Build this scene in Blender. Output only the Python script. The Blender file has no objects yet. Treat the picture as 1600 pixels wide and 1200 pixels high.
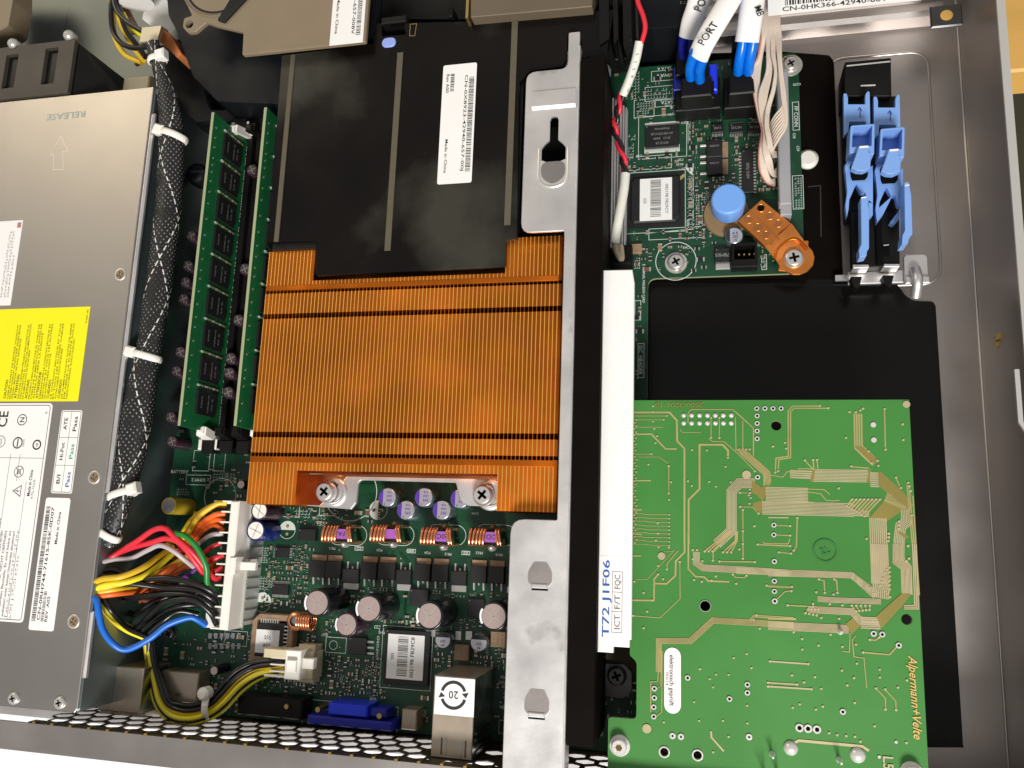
import bpy, math, random
from mathutils import Matrix, Vector
from mathutils.geometry import tessellate_polygon
random.seed(7)
S = 0.001                      # all modelling below is in millimetres, scaled to metres here
SC = bpy.context.scene
COL = SC.collection

# ------------------------------------------------------------------ camera
H = 317.4                      # camera height over the motherboard, mm
FOC = 1286.93                  # focal length in photo pixels (1600 wide)
def _unit(v):
    l = math.sqrt(sum(c*c for c in v)); return tuple(c/l for c in v)
EY = _unit((250.0, -7030.0, FOC))
EX = _unit((5500.0, -40.0, -FOC))
EZ = (EX[1]*EY[2]-EX[2]*EY[1], EX[2]*EY[0]-EX[0]*EY[2], EX[0]*EY[1]-EX[1]*EY[0])
cam_d = bpy.data.cameras.new('camera'); cam = bpy.data.objects.new('camera', cam_d); COL.objects.link(cam)
cam_d.sensor_width = 36.0; cam_d.lens = FOC/1600*36; cam_d.clip_start = 0.01; cam_d.clip_end = 20
cam.matrix_world = Matrix(((EX[0], -EX[1], -EX[2], 0), (EY[0], -EY[1], -EY[2], 0), (EZ[0], -EZ[1], -EZ[2], H*S), (0, 0, 0, 1)))
SC.camera = cam

# ------------------------------------------------------------------ light
wd = bpy.data.worlds.new('World'); SC.world = wd; wd.use_nodes = True
bg = wd.node_tree.nodes['Background']; bg.inputs[0].default_value = (1.0, 0.965, 0.94, 1); bg.inputs[1].default_value = 0.36
def area(name, loc, target, sx, sy, power, color):
    l = bpy.data.lights.new(name, 'AREA'); l.shape = 'RECTANGLE'; l.size = sx; l.size_y = sy; l.energy = power; l.color = color
    o = bpy.data.objects.new(name, l); COL.objects.link(o); o.location = loc
    o.rotation_euler = (Vector(target)-Vector(loc)).to_track_quat('-Z', 'Y').to_euler(); return o
area('window_light', (0.25, -1.15, 1.15), (-0.05, 0.05, 0), 0.46, 0.36, 35, (1.0, 0.97, 0.93))
area('warm_lamp', (-1.55, 1.35, 1.35), (-0.15, 0.1, 0), 0.8, 0.6, 8.5, (1.0, 0.84, 0.60))
SC.view_settings.view_transform = 'Standard'; SC.view_settings.look = 'None'
SC.view_settings.exposure = 0.0; SC.view_settings.gamma = 1.0; SC.view_settings.use_curve_mapping = False

# ------------------------------------------------------------------ pixel -> place on a plane at height z (mm)
def W(px, py, z=0.0):
    a = (px-800)/FOC; b = (py-600)/FOC
    wx = a*EX[0]+b*EX[1]+EX[2]; wy = a*EY[0]+b*EY[1]+EY[2]; wz = a*EZ[0]+b*EZ[1]+EZ[2]
    t = (z-H)/wz
    return (wx*t, wy*t)
def MM(p, z=0.0): return p*(H-z)/FOC                 # photo pixels to mm at height z
def WP(pts, z): return [W(x, y, z) for x, y in pts]
def RX(px0, py0, px1, py1, z):
    a = W(px0, py0, z); b = W(px1, py1, z); return (min(a[0], b[0]), min(a[1], b[1]), max(a[0], b[0]), max(a[1], b[1]))

# ------------------------------------------------------------------ materials
def mat(name, col, rough=0.5, metal=0.0, var=0.0, vscale=60, bump=0.0, bscale=400, rvar=0.0, spec=0.5, coat=0.0, emit=None, stretch=None, aniso=0.0, trans=0.0, dirt_sheen=None):
    m = bpy.data.materials.new(name); m.use_nodes = True; nt = m.node_tree; b = nt.nodes['Principled BSDF']
    c4 = (*col, 1); b.inputs['Base Color'].default_value = c4; b.inputs['Roughness'].default_value = rough
    b.inputs['Metallic'].default_value = metal; b.inputs['Specular IOR Level'].default_value = spec
    b.inputs['Coat Weight'].default_value = coat
    if trans: b.inputs['Transmission Weight'].default_value = trans
    tc = nt.nodes.new('ShaderNodeTexCoord'); src = tc.outputs['Object']
    if stretch:
        mp = nt.nodes.new('ShaderNodeMapping'); mp.inputs['Scale'].default_value = stretch; nt.links.new(src, mp.inputs[0]); src = mp.outputs[0]
    if var or rvar:
        n = nt.nodes.new('ShaderNodeTexNoise'); n.inputs['Scale'].default_value = vscale; n.inputs['Detail'].default_value = 6; nt.links.new(src, n.inputs[0])
        if var:
            mr = nt.nodes.new('ShaderNodeMapRange'); mr.inputs[1].default_value = .25; mr.inputs[2].default_value = .75
            mr.inputs[3].default_value = 1-var; mr.inputs[4].default_value = 1+var; nt.links.new(n.outputs[0], mr.inputs[0])
            mx = nt.nodes.new('ShaderNodeVectorMath'); mx.operation = 'SCALE'; mx.inputs[0].default_value = col; nt.links.new(mr.outputs[0], mx.inputs['Scale'])
            last = mx.outputs[0]
            if dirt_sheen:  # noise patches: dirt on the bracket, painted sheen on the air duct
                n3 = nt.nodes.new('ShaderNodeTexNoise'); n3.inputs['Scale'].default_value = dirt_sheen[1]; n3.inputs['Detail'].default_value = 8; nt.links.new(tc.outputs['Object'], n3.inputs[0])
                r3 = nt.nodes.new('ShaderNodeMapRange'); r3.inputs[1].default_value = dirt_sheen[2]; r3.inputs[2].default_value = dirt_sheen[2]+.12; nt.links.new(n3.outputs[0], r3.inputs[0])
                m3 = nt.nodes.new('ShaderNodeMix'); m3.data_type = 'RGBA'; nt.links.new(r3.outputs[0], m3.inputs[0]); nt.links.new(last, m3.inputs[6]); m3.inputs[7].default_value = (*dirt_sheen[0], 1); last = m3.outputs[2]
            nt.links.new(last, b.inputs['Base Color'])
        if rvar:
            m2 = nt.nodes.new('ShaderNodeMapRange'); m2.inputs[1].default_value = .3; m2.inputs[2].default_value = .7
            m2.inputs[3].default_value = max(.03, rough-rvar); m2.inputs[4].default_value = min(1, rough+rvar); nt.links.new(n.outputs[0], m2.inputs[0]); nt.links.new(m2.outputs[0], b.inputs['Roughness'])
    if bump:
        n2 = nt.nodes.new('ShaderNodeTexNoise'); n2.inputs['Scale'].default_value = bscale; n2.inputs['Detail'].default_value = 3; nt.links.new(src, n2.inputs[0])
        bp = nt.nodes.new('ShaderNodeBump'); bp.inputs['Strength'].default_value = bump; bp.inputs['Distance'].default_value = 0.0004
        nt.links.new(n2.outputs[0], bp.inputs['Height']); nt.links.new(bp.outputs[0], b.inputs['Normal'])
    if emit: b.inputs['Emission Color'].default_value = (*emit[0], 1); b.inputs['Emission Strength'].default_value = emit[1]
    return m

M = {}
M['steel'] = mat('galvanised_steel', (.52, .48, .455), .38, 1, var=.06, vscale=25, bump=.05, bscale=900, rvar=.08)
M['steel_psu'] = mat('power_supply_steel', (.47, .445, .415), .42, 1, var=.05, vscale=14, bump=.05, bscale=1600, rvar=.06)
M['steel_side'] = mat('dull_blue_steel', (.28, .34, .36), .42, .9, var=.1, vscale=20, rvar=.08)
M['steel_bright'] = mat('bright_bracket_steel', (.80, .78, .77), .42, .85, var=.06, vscale=60, bump=.04, bscale=900, rvar=.08, dirt_sheen=((.3, .27, .25), 40, .68))
M['steel_edge'] = mat('cut_steel_edge', (.9, .88, .82), .35, .8)
M['steel_dark'] = mat('dark_steel', (.12, .12, .12), .35, .9, var=.1)
M['tin'] = mat('tinned_connector_shell', (.50, .42, .33), .36, .7, var=.1, vscale=80, rvar=.1)
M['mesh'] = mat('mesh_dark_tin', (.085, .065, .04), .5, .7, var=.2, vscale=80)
M['tin_green'] = mat('connector_side', (.42, .45, .40), .3, 1, var=.15, vscale=60, rvar=.1)
M['copper_fin'] = mat('copper_fin', (.60, .15, .010), .34, .85, var=.42, vscale=26, rvar=.16)  # uneven reflections of the copper put into the colour as noise
M['copper_edge'] = mat('copper_edge_highlight', (1.0, .52, .11), .38, .7, var=.08, vscale=40)  # paler copper: highlights along the fin edges put into the colour
M['copper_base'] = mat('copper_plate', (.80, .33, .14), .22, 1, var=.2, vscale=60, rvar=.1)
M['copper_clip'] = mat('copper_clip', (.86, .30, .07), .30, .9, var=.12, vscale=80, rvar=.1)
M['copper_wire'] = mat('copper_wire', (.88, .38, .19), .22, .9, var=.1, vscale=120)
M['black'] = mat('black_plastic', (.007, .0066, .0062), .42, var=.3, vscale=50, bump=.05, bscale=900, rvar=.1, spec=.22)
M['black_gloss'] = mat('black_glossy_sheet', (.004, .0034, .003), .22, var=.3, vscale=30, rvar=.12, bump=.02, bscale=60, spec=.25)
M['black_matte'] = mat('black_matte_foil', (.005, .0035, .0028), .6, var=.25, vscale=80, bump=.08, bscale=900, spec=.05)
M['shroud'] = mat('smoked_shroud_plastic', (.005, .0036, .0028), .16, var=.5, vscale=22, rvar=.12, bump=.03, bscale=50, spec=.25, dirt_sheen=((.042, .040, .031), 13, .53))  # pale patches are the duct's glossy reflections, put into the colour
M['olive'] = mat('olive_foam_strip', (.10, .085, .055), .8, var=.1, vscale=300, bump=.2, bscale=2000)
M['brown_gray'] = mat('grey_brown_plastic', (.22, .168, .105), .5, var=.06, vscale=50, bump=.12, bscale=1800)
M['dark_blueblack'] = mat('blue_black_plastic', (.0045, .0055, .0075), .5, var=.25, vscale=40, rvar=.1, spec=.2)
M['brown_dark'] = mat('dark_grey_brown_plastic', (.13, .10, .065), .5, var=.06, vscale=50, bump=.12, bscale=1800)
M['teal_floor'] = mat('teal_grey_steel', (.165, .185, .175), .45, .8, var=.08, vscale=14, rvar=.05)
M['pcb'] = mat('motherboard_green', (.007, .052, .024), .34, var=.35, vscale=90, bump=.06, bscale=1200, rvar=.08)
M['pcb_lite'] = mat('motherboard_trace_green', (.013, .085, .038), .32, var=.1)
M['pcb_dimm'] = mat('memory_board_green', (.010, .13, .040), .38, var=.12, vscale=120, bump=.05, bscale=1500)
M['pcb_edge'] = mat('board_edge', (.33, .35, .20), .6)
M['card'] = mat('card_green', (.050, .215, .040), .36, var=.12, vscale=18, rvar=.06, bump=.05, bscale=1400)
M['gold'] = mat('gold_trace', (.42, .36, .15), .40, .2, var=.15, vscale=120)
M['gold_pale'] = mat('pale_gold_trace', (.58, .50, .30), .34, .4, var=.12, vscale=120)
M['olive_gold'] = mat('copper_pour_under_mask', (.26, .22, .055), .42, .2, var=.08)
M['solder'] = mat('solder', (.80, .78, .74), .28, .45, var=.1, vscale=300, bump=.3, bscale=900)
M['silk'] = mat('silkscreen_white', (.62, .68, .62), .6)
M['hole'] = mat('hole_black', (.003, .003, .003), .9, spec=.1)
M['chip'] = mat('chip_black', (.011, .011, .0115), .5, var=.2, vscale=200, bump=.15, bscale=2500)
M['chip_gray'] = mat('chip_text_gray', (.22, .22, .22), .6)
M['legs'] = mat('tinned_legs', (.66, .64, .60), .28, .65)
M['tan'] = mat('tan_ceramic', (.30, .20, .12), .5, var=.2, vscale=500)
M['smd_black'] = mat('resistor_black', (.015, .015, .015), .4)
M['smd_brown'] = mat('capacitor_brown', (.16, .085, .045), .45)
M['white'] = mat('white_paper', (.86, .85, .83), .6, var=.02)
M['white_pl'] = mat('white_nylon', (.85, .82, .75), .38, var=.04, vscale=80)
M['ivory'] = mat('ivory_nylon', (.62, .54, .36), .4, var=.1, vscale=80)
M['white_clear'] = mat('milky_nylon', (.42, .44, .40), .35, var=.08, vscale=60)
M['copper_orange'] = mat('orange_tinted_nylon', (.55, .18, .06), .4, var=.1)
M['ink'] = mat('black_ink', (.02, .02, .02), .6)
M['ink_gray'] = mat('grey_ink', (.16, .16, .16), .6)
M['ink_yel'] = mat('olive_ink', (.13, .12, .0), .6)
M['ink_blue'] = mat('blue_ink', (.02, .10, .42), .6)
M['ink_teal'] = mat('teal_ink', (.01, .33, .22), .6)
M['ink_red'] = mat('pale_red_ink', (.45, .2, .2), .6)
M['yellow_label'] = mat('yellow_label', (.88, .82, .0), .5, var=.02)
M['wire_y'] = mat('yellow_wire', (.72, .46, .02), .35, var=.1, vscale=60)
M['wire_yb'] = mat('bright_yellow_wire', (.82, .72, .03), .35)
M['wire_o'] = mat('orange_wire', (.80, .14, .02), .35, var=.1, vscale=60)
M['wire_r'] = mat('red_wire', (.68, .025, .045), .35, var=.1, vscale=60)
M['wire_g'] = mat('green_wire', (.01, .22, .03), .35)
M['wire_b'] = mat('blue_wire', (.01, .14, .60), .35)
M['wire_k'] = mat('black_wire', (.012, .012, .012), .28)
M['wire_w'] = mat('grey_white_wire', (.45, .41, .42), .35)
M['wire_p'] = mat('purple_wire', (.16, .04, .32), .35)
M['wire_br'] = mat('brown_wire', (.14, .05, .03), .4)
M['sata'] = mat('blue_cable_jacket', (.0, .16, .72), .28, var=.05)
M['ribbon'] = mat('ribbon_beige', (.62, .52, .43), .5, var=.06, vscale=80)
M['ribbon_red'] = mat('ribbon_red_edge', (.50, .20, .16), .5)
M['sleeve_w'] = mat('white_sleeve', (.76, .75, .66), .5, var=.06, vscale=90)
M['blue_pl'] = mat('touchpoint_blue_plastic', (.20, .37, .76), .36, var=.05, vscale=60)
M['blue_knob'] = mat('light_blue_knob', (.16, .36, .80), .42)
M['vga'] = mat('deep_blue_connector', (.01, .015, .30), .35)
M['vga_b'] = mat('bright_blue_connector', (.01, .04, .80), .3)
M['gray_conn'] = mat('grey_connector', (.33, .33, .35), .45)
M['purple'] = mat('purple_core', (.36, .11, .48), .45, var=.1)
M['cap_silver'] = mat('capacitor_aluminium', (.66, .64, .70), .32, .75, var=.04, vscale=200)
M['cap_pink'] = mat('capacitor_vent_top', (.58, .45, .42), .34, .6, var=.08, vscale=200)
M['cap_side'] = mat('capacitor_silver_side', (.30, .38, .42), .25, .8, var=.1)
M['cap_dim'] = mat('dull_capacitor_top', (.11, .085, .085), .4, .4, var=.1)
M['cap_black'] = mat('capacitor_black_sleeve', (.010, .011, .013), .22)
M['cap_purple'] = mat('capacitor_plum_sleeve', (.035, .014, .026), .25)
M['cap_blue'] = mat('capacitor_blue_sleeve', (.008, .015, .13), .22)
M['cap_yellow'] = mat('capacitor_yellow_sleeve', (.42, .30, .02), .3, var=.2, vscale=90)
M['violet_mark'] = mat('violet_mark', (.10, .03, .36), .5)
M['ferrite'] = mat('brown_resin', (.25, .17, .09), .35)
M['brass'] = mat('brass', (.55, .40, .15), .35, .9)
M['teal_ink'] = mat('cyan_mark', (.03, .25, .42), .5)
M['desk'] = mat('pale_desk', (.86, .87, .88), .5, var=.02, vscale=6)
M['wood'] = mat('yellow_wood', (.62, .36, .09), .45, var=.18, vscale=6, stretch=(1, 8, 1), bump=.05)
M['olive_dark'] = mat('dark_olive_shade', (.035, .033, .016), .8, var=.2, vscale=8)

def braided():
    m = bpy.data.materials.new('braided_sleeve_black'); m.use_nodes = True; nt = m.node_tree; b = nt.nodes['Principled BSDF']
    N = nt.nodes.new; L = nt.links.new
    uv = N('ShaderNodeUVMap'); sp = N('ShaderNodeSeparateXYZ'); L(uv.outputs[0], sp.inputs[0])
    def mth(op, a, bb=None):
        n = N('ShaderNodeMath'); n.operation = op
        for i, q in enumerate((a, bb)):
            if q is None: continue
            if isinstance(q, (int, float)): n.inputs[i].default_value = q
            else: L(q, n.inputs[i])
        return n.outputs[0]
    u = mth('MULTIPLY', sp.outputs[0], 2*math.pi*15); v = mth('MULTIPLY', sp.outputs[1], 2*math.pi/2.6)
    a = mth('SINE', mth('ADD', u, v)); c = mth('SINE', mth('SUBTRACT', u, v))
    prod = mth('MULTIPLY', mth('MAXIMUM', a, 0.0), mth('MAXIMUM', c, 0.0))
    nz = N('ShaderNodeTexNoise'); nz.inputs['Scale'].default_value = 180; tc = N('ShaderNodeTexCoord'); L(tc.outputs['Object'], nz.inputs[0])
    dots = mth('MULTIPLY', mth('GREATER_THAN', prod, .48), mth('GREATER_THAN', nz.outputs[0], .44))
    def tracer(sign, off):
        q = mth('FRACT', mth('ADD', mth('ADD', mth('MULTIPLY', sp.outputs[0], 1.0), mth('MULTIPLY', sp.outputs[1], sign/92.0)), off))
        w1 = mth('LESS_THAN', q, .015)
        d = mth('GREATER_THAN', mth('SINE', mth('MULTIPLY', sp.outputs[1], 2*math.pi/3.4)), -.35)
        return mth('MULTIPLY', w1, d)
    tr = mth('MAXIMUM', tracer(1, .25), mth('MAXIMUM', tracer(-1, .43), mth('MAXIMUM', tracer(1, .62), tracer(-1, .80))))
    mk = mth('MAXIMUM', mth('MULTIPLY', dots, .30), mth('MULTIPLY', tr, 1.0))
    mx = N('ShaderNodeMix'); mx.data_type = 'RGBA'; L(mk, mx.inputs[0]); mx.inputs[6].default_value = (.010, .010, .010, 1); mx.inputs[7].default_value = (.75, .74, .70, 1)
    L(mx.outputs[2], b.inputs['Base Color']); b.inputs['Roughness'].default_value = .45
    bp = N('ShaderNodeBump'); bp.inputs['Strength'].default_value = .6; bp.inputs['Distance'].default_value = .0005; L(prod, bp.inputs['Height']); L(bp.outputs[0], b.inputs['Normal'])
    return m
M['braid'] = braided()

# ------------------------------------------------------------------ mesh helpers
def area2(p): return sum(p[i][0]*p[(i+1) % len(p)][1]-p[(i+1) % len(p)][0]*p[i][1] for i in range(len(p)))
def ccw(p):
    p = [tuple(q) for q in p]; return p if area2(p) > 0 else p[::-1]
def inset(p, d):
    n = len(p); out = []
    for i in range(n):
        a, b, c = p[i-1], p[i], p[(i+1) % n]
        e1 = (b[0]-a[0], b[1]-a[1]); e2 = (c[0]-b[0], c[1]-b[1])
        l1 = math.hypot(*e1) or 1e-9; l2 = math.hypot(*e2) or 1e-9
        n1 = (-e1[1]/l1, e1[0]/l1); n2 = (-e2[1]/l2, e2[0]/l2)
        k = 1+n1[0]*n2[0]+n1[1]*n2[1]; k = max(k, .3)
        out.append((b[0]+d*(n1[0]+n2[0])/k, b[1]+d*(n1[1]+n2[1])/k))
    return out
def circ(cx, cy, r, n=24, ry=None): return [(cx+r*math.cos(2*math.pi*i/n), cy+(ry or r)*math.sin(2*math.pi*i/n)) for i in range(n)]
def rect(x0, y0, x1, y1): return [(x0, y0), (x1, y0), (x1, y1), (x0, y1)]
def rrect(x0, y0, x1, y1, r, n=5):
    r = min(r, (x1-x0)/2-1e-4, (y1-y0)/2-1e-4); o = []
    for cx, cy, a0 in ((x1-r, y0+r, -90), (x1-r, y1-r, 0), (x0+r, y1-r, 90), (x0+r, y0+r, 180)):
        for i in range(n+1):
            a = math.radians(a0+90*i/n); o.append((cx+r*math.cos(a), cy+r*math.sin(a)))
    return o
def rounded(p, r, n=4):
    p = ccw(p); m = len(p); out = []
    for i in range(m):
        a, b, c = Vector(p[i-1]), Vector(p[i]), Vector(p[(i+1) % m])
        rr = r[i] if isinstance(r, (list, tuple)) else r
        d1 = (a-b); d2 = (c-b); k = min(rr, d1.length*.45, d2.length*.45)
        if k < .02: out.append(tuple(b)); continue
        q0 = b+d1.normalized()*k; q2 = b+d2.normalized()*k
        for j in range(n+1):
            t = j/n; q = q0*(1-t)**2+b*2*t*(1-t)+q2*t*t; out.append(tuple(q))
    return out
def rot(p, cx, cy, ang):
    c, s = math.cos(ang), math.sin(ang); return [(cx+(x-cx)*c-(y-cy)*s, cy+(x-cx)*s+(y-cy)*c) for x, y in p]
def crossp(cx, cy, L_, w, ang=0.6):
    p = [(w, w), (w, L_), (-w, L_), (-w, w), (-L_, w), (-L_, -w), (-w, -w), (-w, -L_), (w, -L_), (w, -w), (L_, -w), (L_, w)]
    return rot([(cx+x, cy+y) for x, y in p][::-1], cx, cy, ang)
_tcache = {}
def glyphs(s, shear=0.0):
    k = (s, shear)
    if k not in _tcache:
        c = bpy.data.curves.new('t', 'FONT'); c.body = s; c.size = 1; c.resolution_u = 2; c.shear = shear; c.offset = .012; c.align_x = 'CENTER'
        o = bpy.data.objects.new('t', c); me = bpy.data.meshes.new_from_object(o)
        vs = [(v.co.x, v.co.y) for v in me.vertices]; fs = [tuple(f.vertices) for f in me.polygons]
        bpy.data.objects.remove(o); bpy.data.curves.remove(c); bpy.data.meshes.remove(me)
        if vs:
            x0 = min(v[0] for v in vs); x1 = max(v[0] for v in vs)
        else: x0 = x1 = 0
        _tcache[k] = (vs, fs, x0, x1)
    return _tcache[k]
def smooth_path(pts, per=6):
    P = [Vector(p) for p in pts]
    if len(P) < 3: return P
    Q = [P[0]*2-P[1]]+P+[P[-1]*2-P[-2]]; out = []
    for i in range(1, len(Q)-2):
        p0, p1, p2, p3 = Q[i-1:i+3]
        for j in range(per):
            t = j/per; out.append(.5*((2*p1)+(p2-p0)*t+(2*p0-5*p1+4*p2-p3)*t*t+(3*p1-p0-3*p2+p3)*t**3))
    out.append(P[-1]); return out

class MB:
    def __init__(s): s.v = []; s.f = []; s.m = []; s.sm = []; s.uv = {}; s.mats = []
    def mi(s, m):
        m = M[m]
        if m not in s.mats: s.mats.append(m)
        return s.mats.index(m)
    def add(s, vs, fs, m, smooth=False, uvs=None):
        k = len(s.v); mi = s.mi(m); s.v += [tuple(v) for v in vs]
        for j, f in enumerate(fs):
            if uvs: s.uv[len(s.f)] = uvs[j]
            s.f.append(tuple(i+k for i in f)); s.m.append(mi); s.sm.append(smooth)
        return s
    def flat(s, poly, z, m, holes=None):
        poly = ccw(poly)
        if holes:
            hs = [ccw(h)[::-1] for h in holes]
            tr = tessellate_polygon([[Vector((x, y, 0)) for x, y in q] for q in [poly]+hs])
            al = poly+[q for h in hs for q in h]; fs = []
            for t in tr:
                a = area2([al[i] for i in t]); fs.append(tuple(t) if a > 0 else tuple(t[::-1]))
            s.add([(x, y, z) for x, y in al], fs, m)
        else: s.add([(x, y, z) for x, y in poly], [tuple(range(len(poly)))], m)
        return s
    def prism(s, poly, z0, z1, m, ch=0, holes=None, top=None, smooth=False, bottom=False, side=None):
        poly = ccw(poly); n = len(poly); sd = side or m
        rings = [[(x, y, z0) for x, y in poly], [(x, y, z1-ch) for x, y in poly]]
        tp = poly
        if ch:
            d_ = ch
            for _ in range(5):           # keep the bevel smaller than the tightest corner
                tp = inset(poly, d_)
                if all((tp[(i+1) % n][0]-tp[i][0])*(poly[(i+1) % n][0]-poly[i][0])+(tp[(i+1) % n][1]-tp[i][1])*(poly[(i+1) % n][1]-poly[i][1]) > 0 for i in range(n)): break
                d_ *= .5
            else: tp = poly
            rings.append([(x, y, z1) for x, y in tp])
        vs = [v for r in rings for v in r]; fs = []
        for k in range(len(rings)-1):
            for i in range(n):
                j = (i+1) % n; fs.append((k*n+i, k*n+j, (k+1)*n+j, (k+1)*n+i))
        s.add(vs, fs, sd, smooth)
        for h in holes or []:
            h = ccw(h)[::-1]; q = len(h)
            s.add([(x, y, z0) for x, y in h]+[(x, y, z1) for x, y in h], [(i, (i+1) % q, q+(i+1) % q, q+i) for i in range(q)], sd)
        s.flat(tp, z1, top or m, holes)
        if bottom:
            k0 = len(s.f); s.flat(poly, z0, sd, holes)
            for i in range(k0, len(s.f)): s.f[i] = s.f[i][::-1]
        return s
    def box(s, x0, y0, x1, y1, z0, z1, m, ch=0, **k): return s.prism(rect(x0, y0, x1, y1), z0, z1, m, ch, bottom=True, **k)
    def cbox(s, cx, cy, sx, sy, z0, z1, m, ang=0, ch=0, **k):
        return s.prism(rot(rect(cx-sx/2, cy-sy/2, cx+sx/2, cy+sy/2), cx, cy, math.radians(ang)), z0, z1, m, ch, bottom=True, **k)
    def cyl(s, cx, cy, z0, z1, r, m, n=24, ch=0, **k): return s.prism(circ(cx, cy, r, n), z0, z1, m, ch, smooth=False if n < 16 else True, **k)
    def ring(s, cx, cy, r0, r1, z, m, n=20): return s.flat(circ(cx, cy, r1, n), z, m, holes=[circ(cx, cy, r0, n)])
    def hexa(s, b4, t4, m):       # eight corners, both loops counter-clockwise seen from above
        s.add(list(b4)+list(t4), [(3, 2, 1, 0), (4, 5, 6, 7), (0, 1, 5, 4), (1, 2, 6, 5), (2, 3, 7, 6), (3, 0, 4, 7)], m); return s
    def line(s, pts, w, z, m, closed=False):
        n = len(pts)
        if n < 2: return s
        L_, R_ = [], []
        for i in range(n):
            a = pts[(i-1) % n] if (i > 0 or closed) else None; b = pts[i]; c = pts[(i+1) % n] if (i < n-1 or closed) else None
            def nrm(p, q):
                l = math.hypot(q[0]-p[0], q[1]-p[1]) or 1e-9; return (-(q[1]-p[1])/l, (q[0]-p[0])/l)
            if a is None: nn = nrm(b, c); k = 1
            elif c is None: nn = nrm(a, b); k = 1
            else:
                n1, n2 = nrm(a, b), nrm(b, c); nn = (n1[0]+n2[0], n1[1]+n2[1]); k = max(.5, 1+n1[0]*n2[0]+n1[1]*n2[1])
            L_.append((b[0]+nn[0]*w/2/k, b[1]+nn[1]*w/2/k, z)); R_.append((b[0]-nn[0]*w/2/k, b[1]-nn[1]*w/2/k, z))
        m_ = n if closed else n-1
        s.add(L_+R_, [(i, n+i, n+(i+1) % n, (i+1) % n) for i in range(m_)], m); return s
    def bundle(s, pts, n, w, z, m, duty=.55):
        for i in range(n):
            o = (i-(n-1)/2)*w/n; q = []
            for k in range(len(pts)):
                def nrm(p, q_):
                    l = math.hypot(q_[0]-p[0], q_[1]-p[1]) or 1e-9; return (-(q_[1]-p[1])/l, (q_[0]-p[0])/l)
                if k == 0: nn = nrm(pts[0], pts[1]); kk = 1
                elif k == len(pts)-1: nn = nrm(pts[-2], pts[-1]); kk = 1
                else:
                    n1, n2 = nrm(pts[k-1], pts[k]), nrm(pts[k], pts[k+1]); nn = (n1[0]+n2[0], n1[1]+n2[1]); kk = max(.5, 1+n1[0]*n2[0]+n1[1]*n2[1])
                q.append((pts[k][0]+nn[0]*o/kk, pts[k][1]+nn[1]*o/kk))
            s.line(q, w/n*duty, z, m)
        return s
    def text(s, st, x, y, z, cap, ang, m, align='C', shear=0, sx=1.0, fit=None):
        vs, fs, a, b = glyphs(st, shear)
        if not vs: return s
        sz = cap/.72; off = {'C': (a+b)/2, 'L': a, 'R': b}[align]; t = math.radians(ang); c, sn = math.cos(t), math.sin(t); kx = sz*sx
        if fit: kx = fit/max(1e-6, b-a)
        o = []
        for vx, vy in vs:
            px = (vx-off)*kx; py = vy*sz-cap/2; o.append((x+px*c-py*sn, y+px*sn+py*c, z))
        s.add(o, fs, m); return s
    def tube(s, pts, r, m, seg=8, per=5, flat=None, cap=True, sm=True):
        P = smooth_path(pts, per) if sm else [Vector(p) for p in pts]
        up = Vector((0, 0, 1)); rings = []; d = 0; vs = []; us = []
        for i, p in enumerate(P):
            t = (P[min(i+1, len(P)-1)]-P[max(i-1, 0)]).normalized()
            x = t.cross(up)
            if x.length < .15: x = (rings[-1][0] if rings else Vector((1, 0, 0)))
            x = (x-t*x.dot(t)).normalized(); y = x.cross(t).normalized(); rings.append((x, y))
            if i: d += (p-P[i-1]).length
            ra, rb = (flat if flat else (r, r))
            if callable(ra): ra = ra(i/(len(P)-1))
            if callable(rb): rb = rb(i/(len(P)-1))
            for k in range(seg):
                a = 2*math.pi*k/seg; vs.append(p+x*(ra*math.cos(a))+y*(rb*math.sin(a)))
            us.append(d)
        fs, uvs = [], []
        for i in range(len(P)-1):
            for k in range(seg):
                k2 = (k+1) % seg; fs.append((i*seg+k, (i+1)*seg+k, (i+1)*seg+k2, i*seg+k2))
                uvs.append(((k/seg, us[i]), (k/seg, us[i+1]), ((k+1)/seg, us[i+1]), ((k+1)/seg, us[i])))
        s.add(vs, fs, m, True, uvs)
        if cap:
            n = len(P)-1; s.add([vs[k] for k in range(seg)], [tuple(range(seg))], m); s.add([vs[n*seg+k] for k in range(seg)], [tuple(range(seg))[::-1]], m)
        return s
    def lathe(s, cx, cy, prof, m, n=24):
        vs = [(cx+r*math.cos(2*math.pi*k/n), cy+r*math.sin(2*math.pi*k/n), z) for r, z in prof for k in range(n)]
        s.add(vs, [(i*n+k, i*n+(k+1) % n, (i+1)*n+(k+1) % n, (i+1)*n+k) for i in range(len(prof)-1) for k in range(n)], m, True)
        i = len(prof)-1
        if prof[-1][0] > .01: s.add(vs[i*n:(i+1)*n], [tuple(range(n))], m)
        return s
    def build(s, name, parent=None, label=None):
        xs = [v[0] for v in s.v]; ys = [v[1] for v in s.v]; zs = [v[2] for v in s.v]
        o = ((min(xs)+max(xs))/2, (min(ys)+max(ys))/2, min(zs))
        me = bpy.data.meshes.new(name); me.from_pydata([((a-o[0])*S, (b-o[1])*S, (c-o[2])*S) for a, b, c in s.v], [], s.f)
        for m in s.mats: me.materials.append(m)
        me.polygons.foreach_set('material_index', s.m); me.polygons.foreach_set('use_smooth', s.sm)
        if s.uv:
            ul = me.uv_layers.new(name='UVMap')
            for pi, uv in s.uv.items():
                for li, q in zip(me.polygons[pi].loop_indices, uv): ul.data[li].uv = q
        me.update()
        ob = bpy.data.objects.new(name, me); COL.objects.link(ob); put(ob, o, parent)
        if label: ob['label'] = label
        return ob
WL = {}
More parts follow.
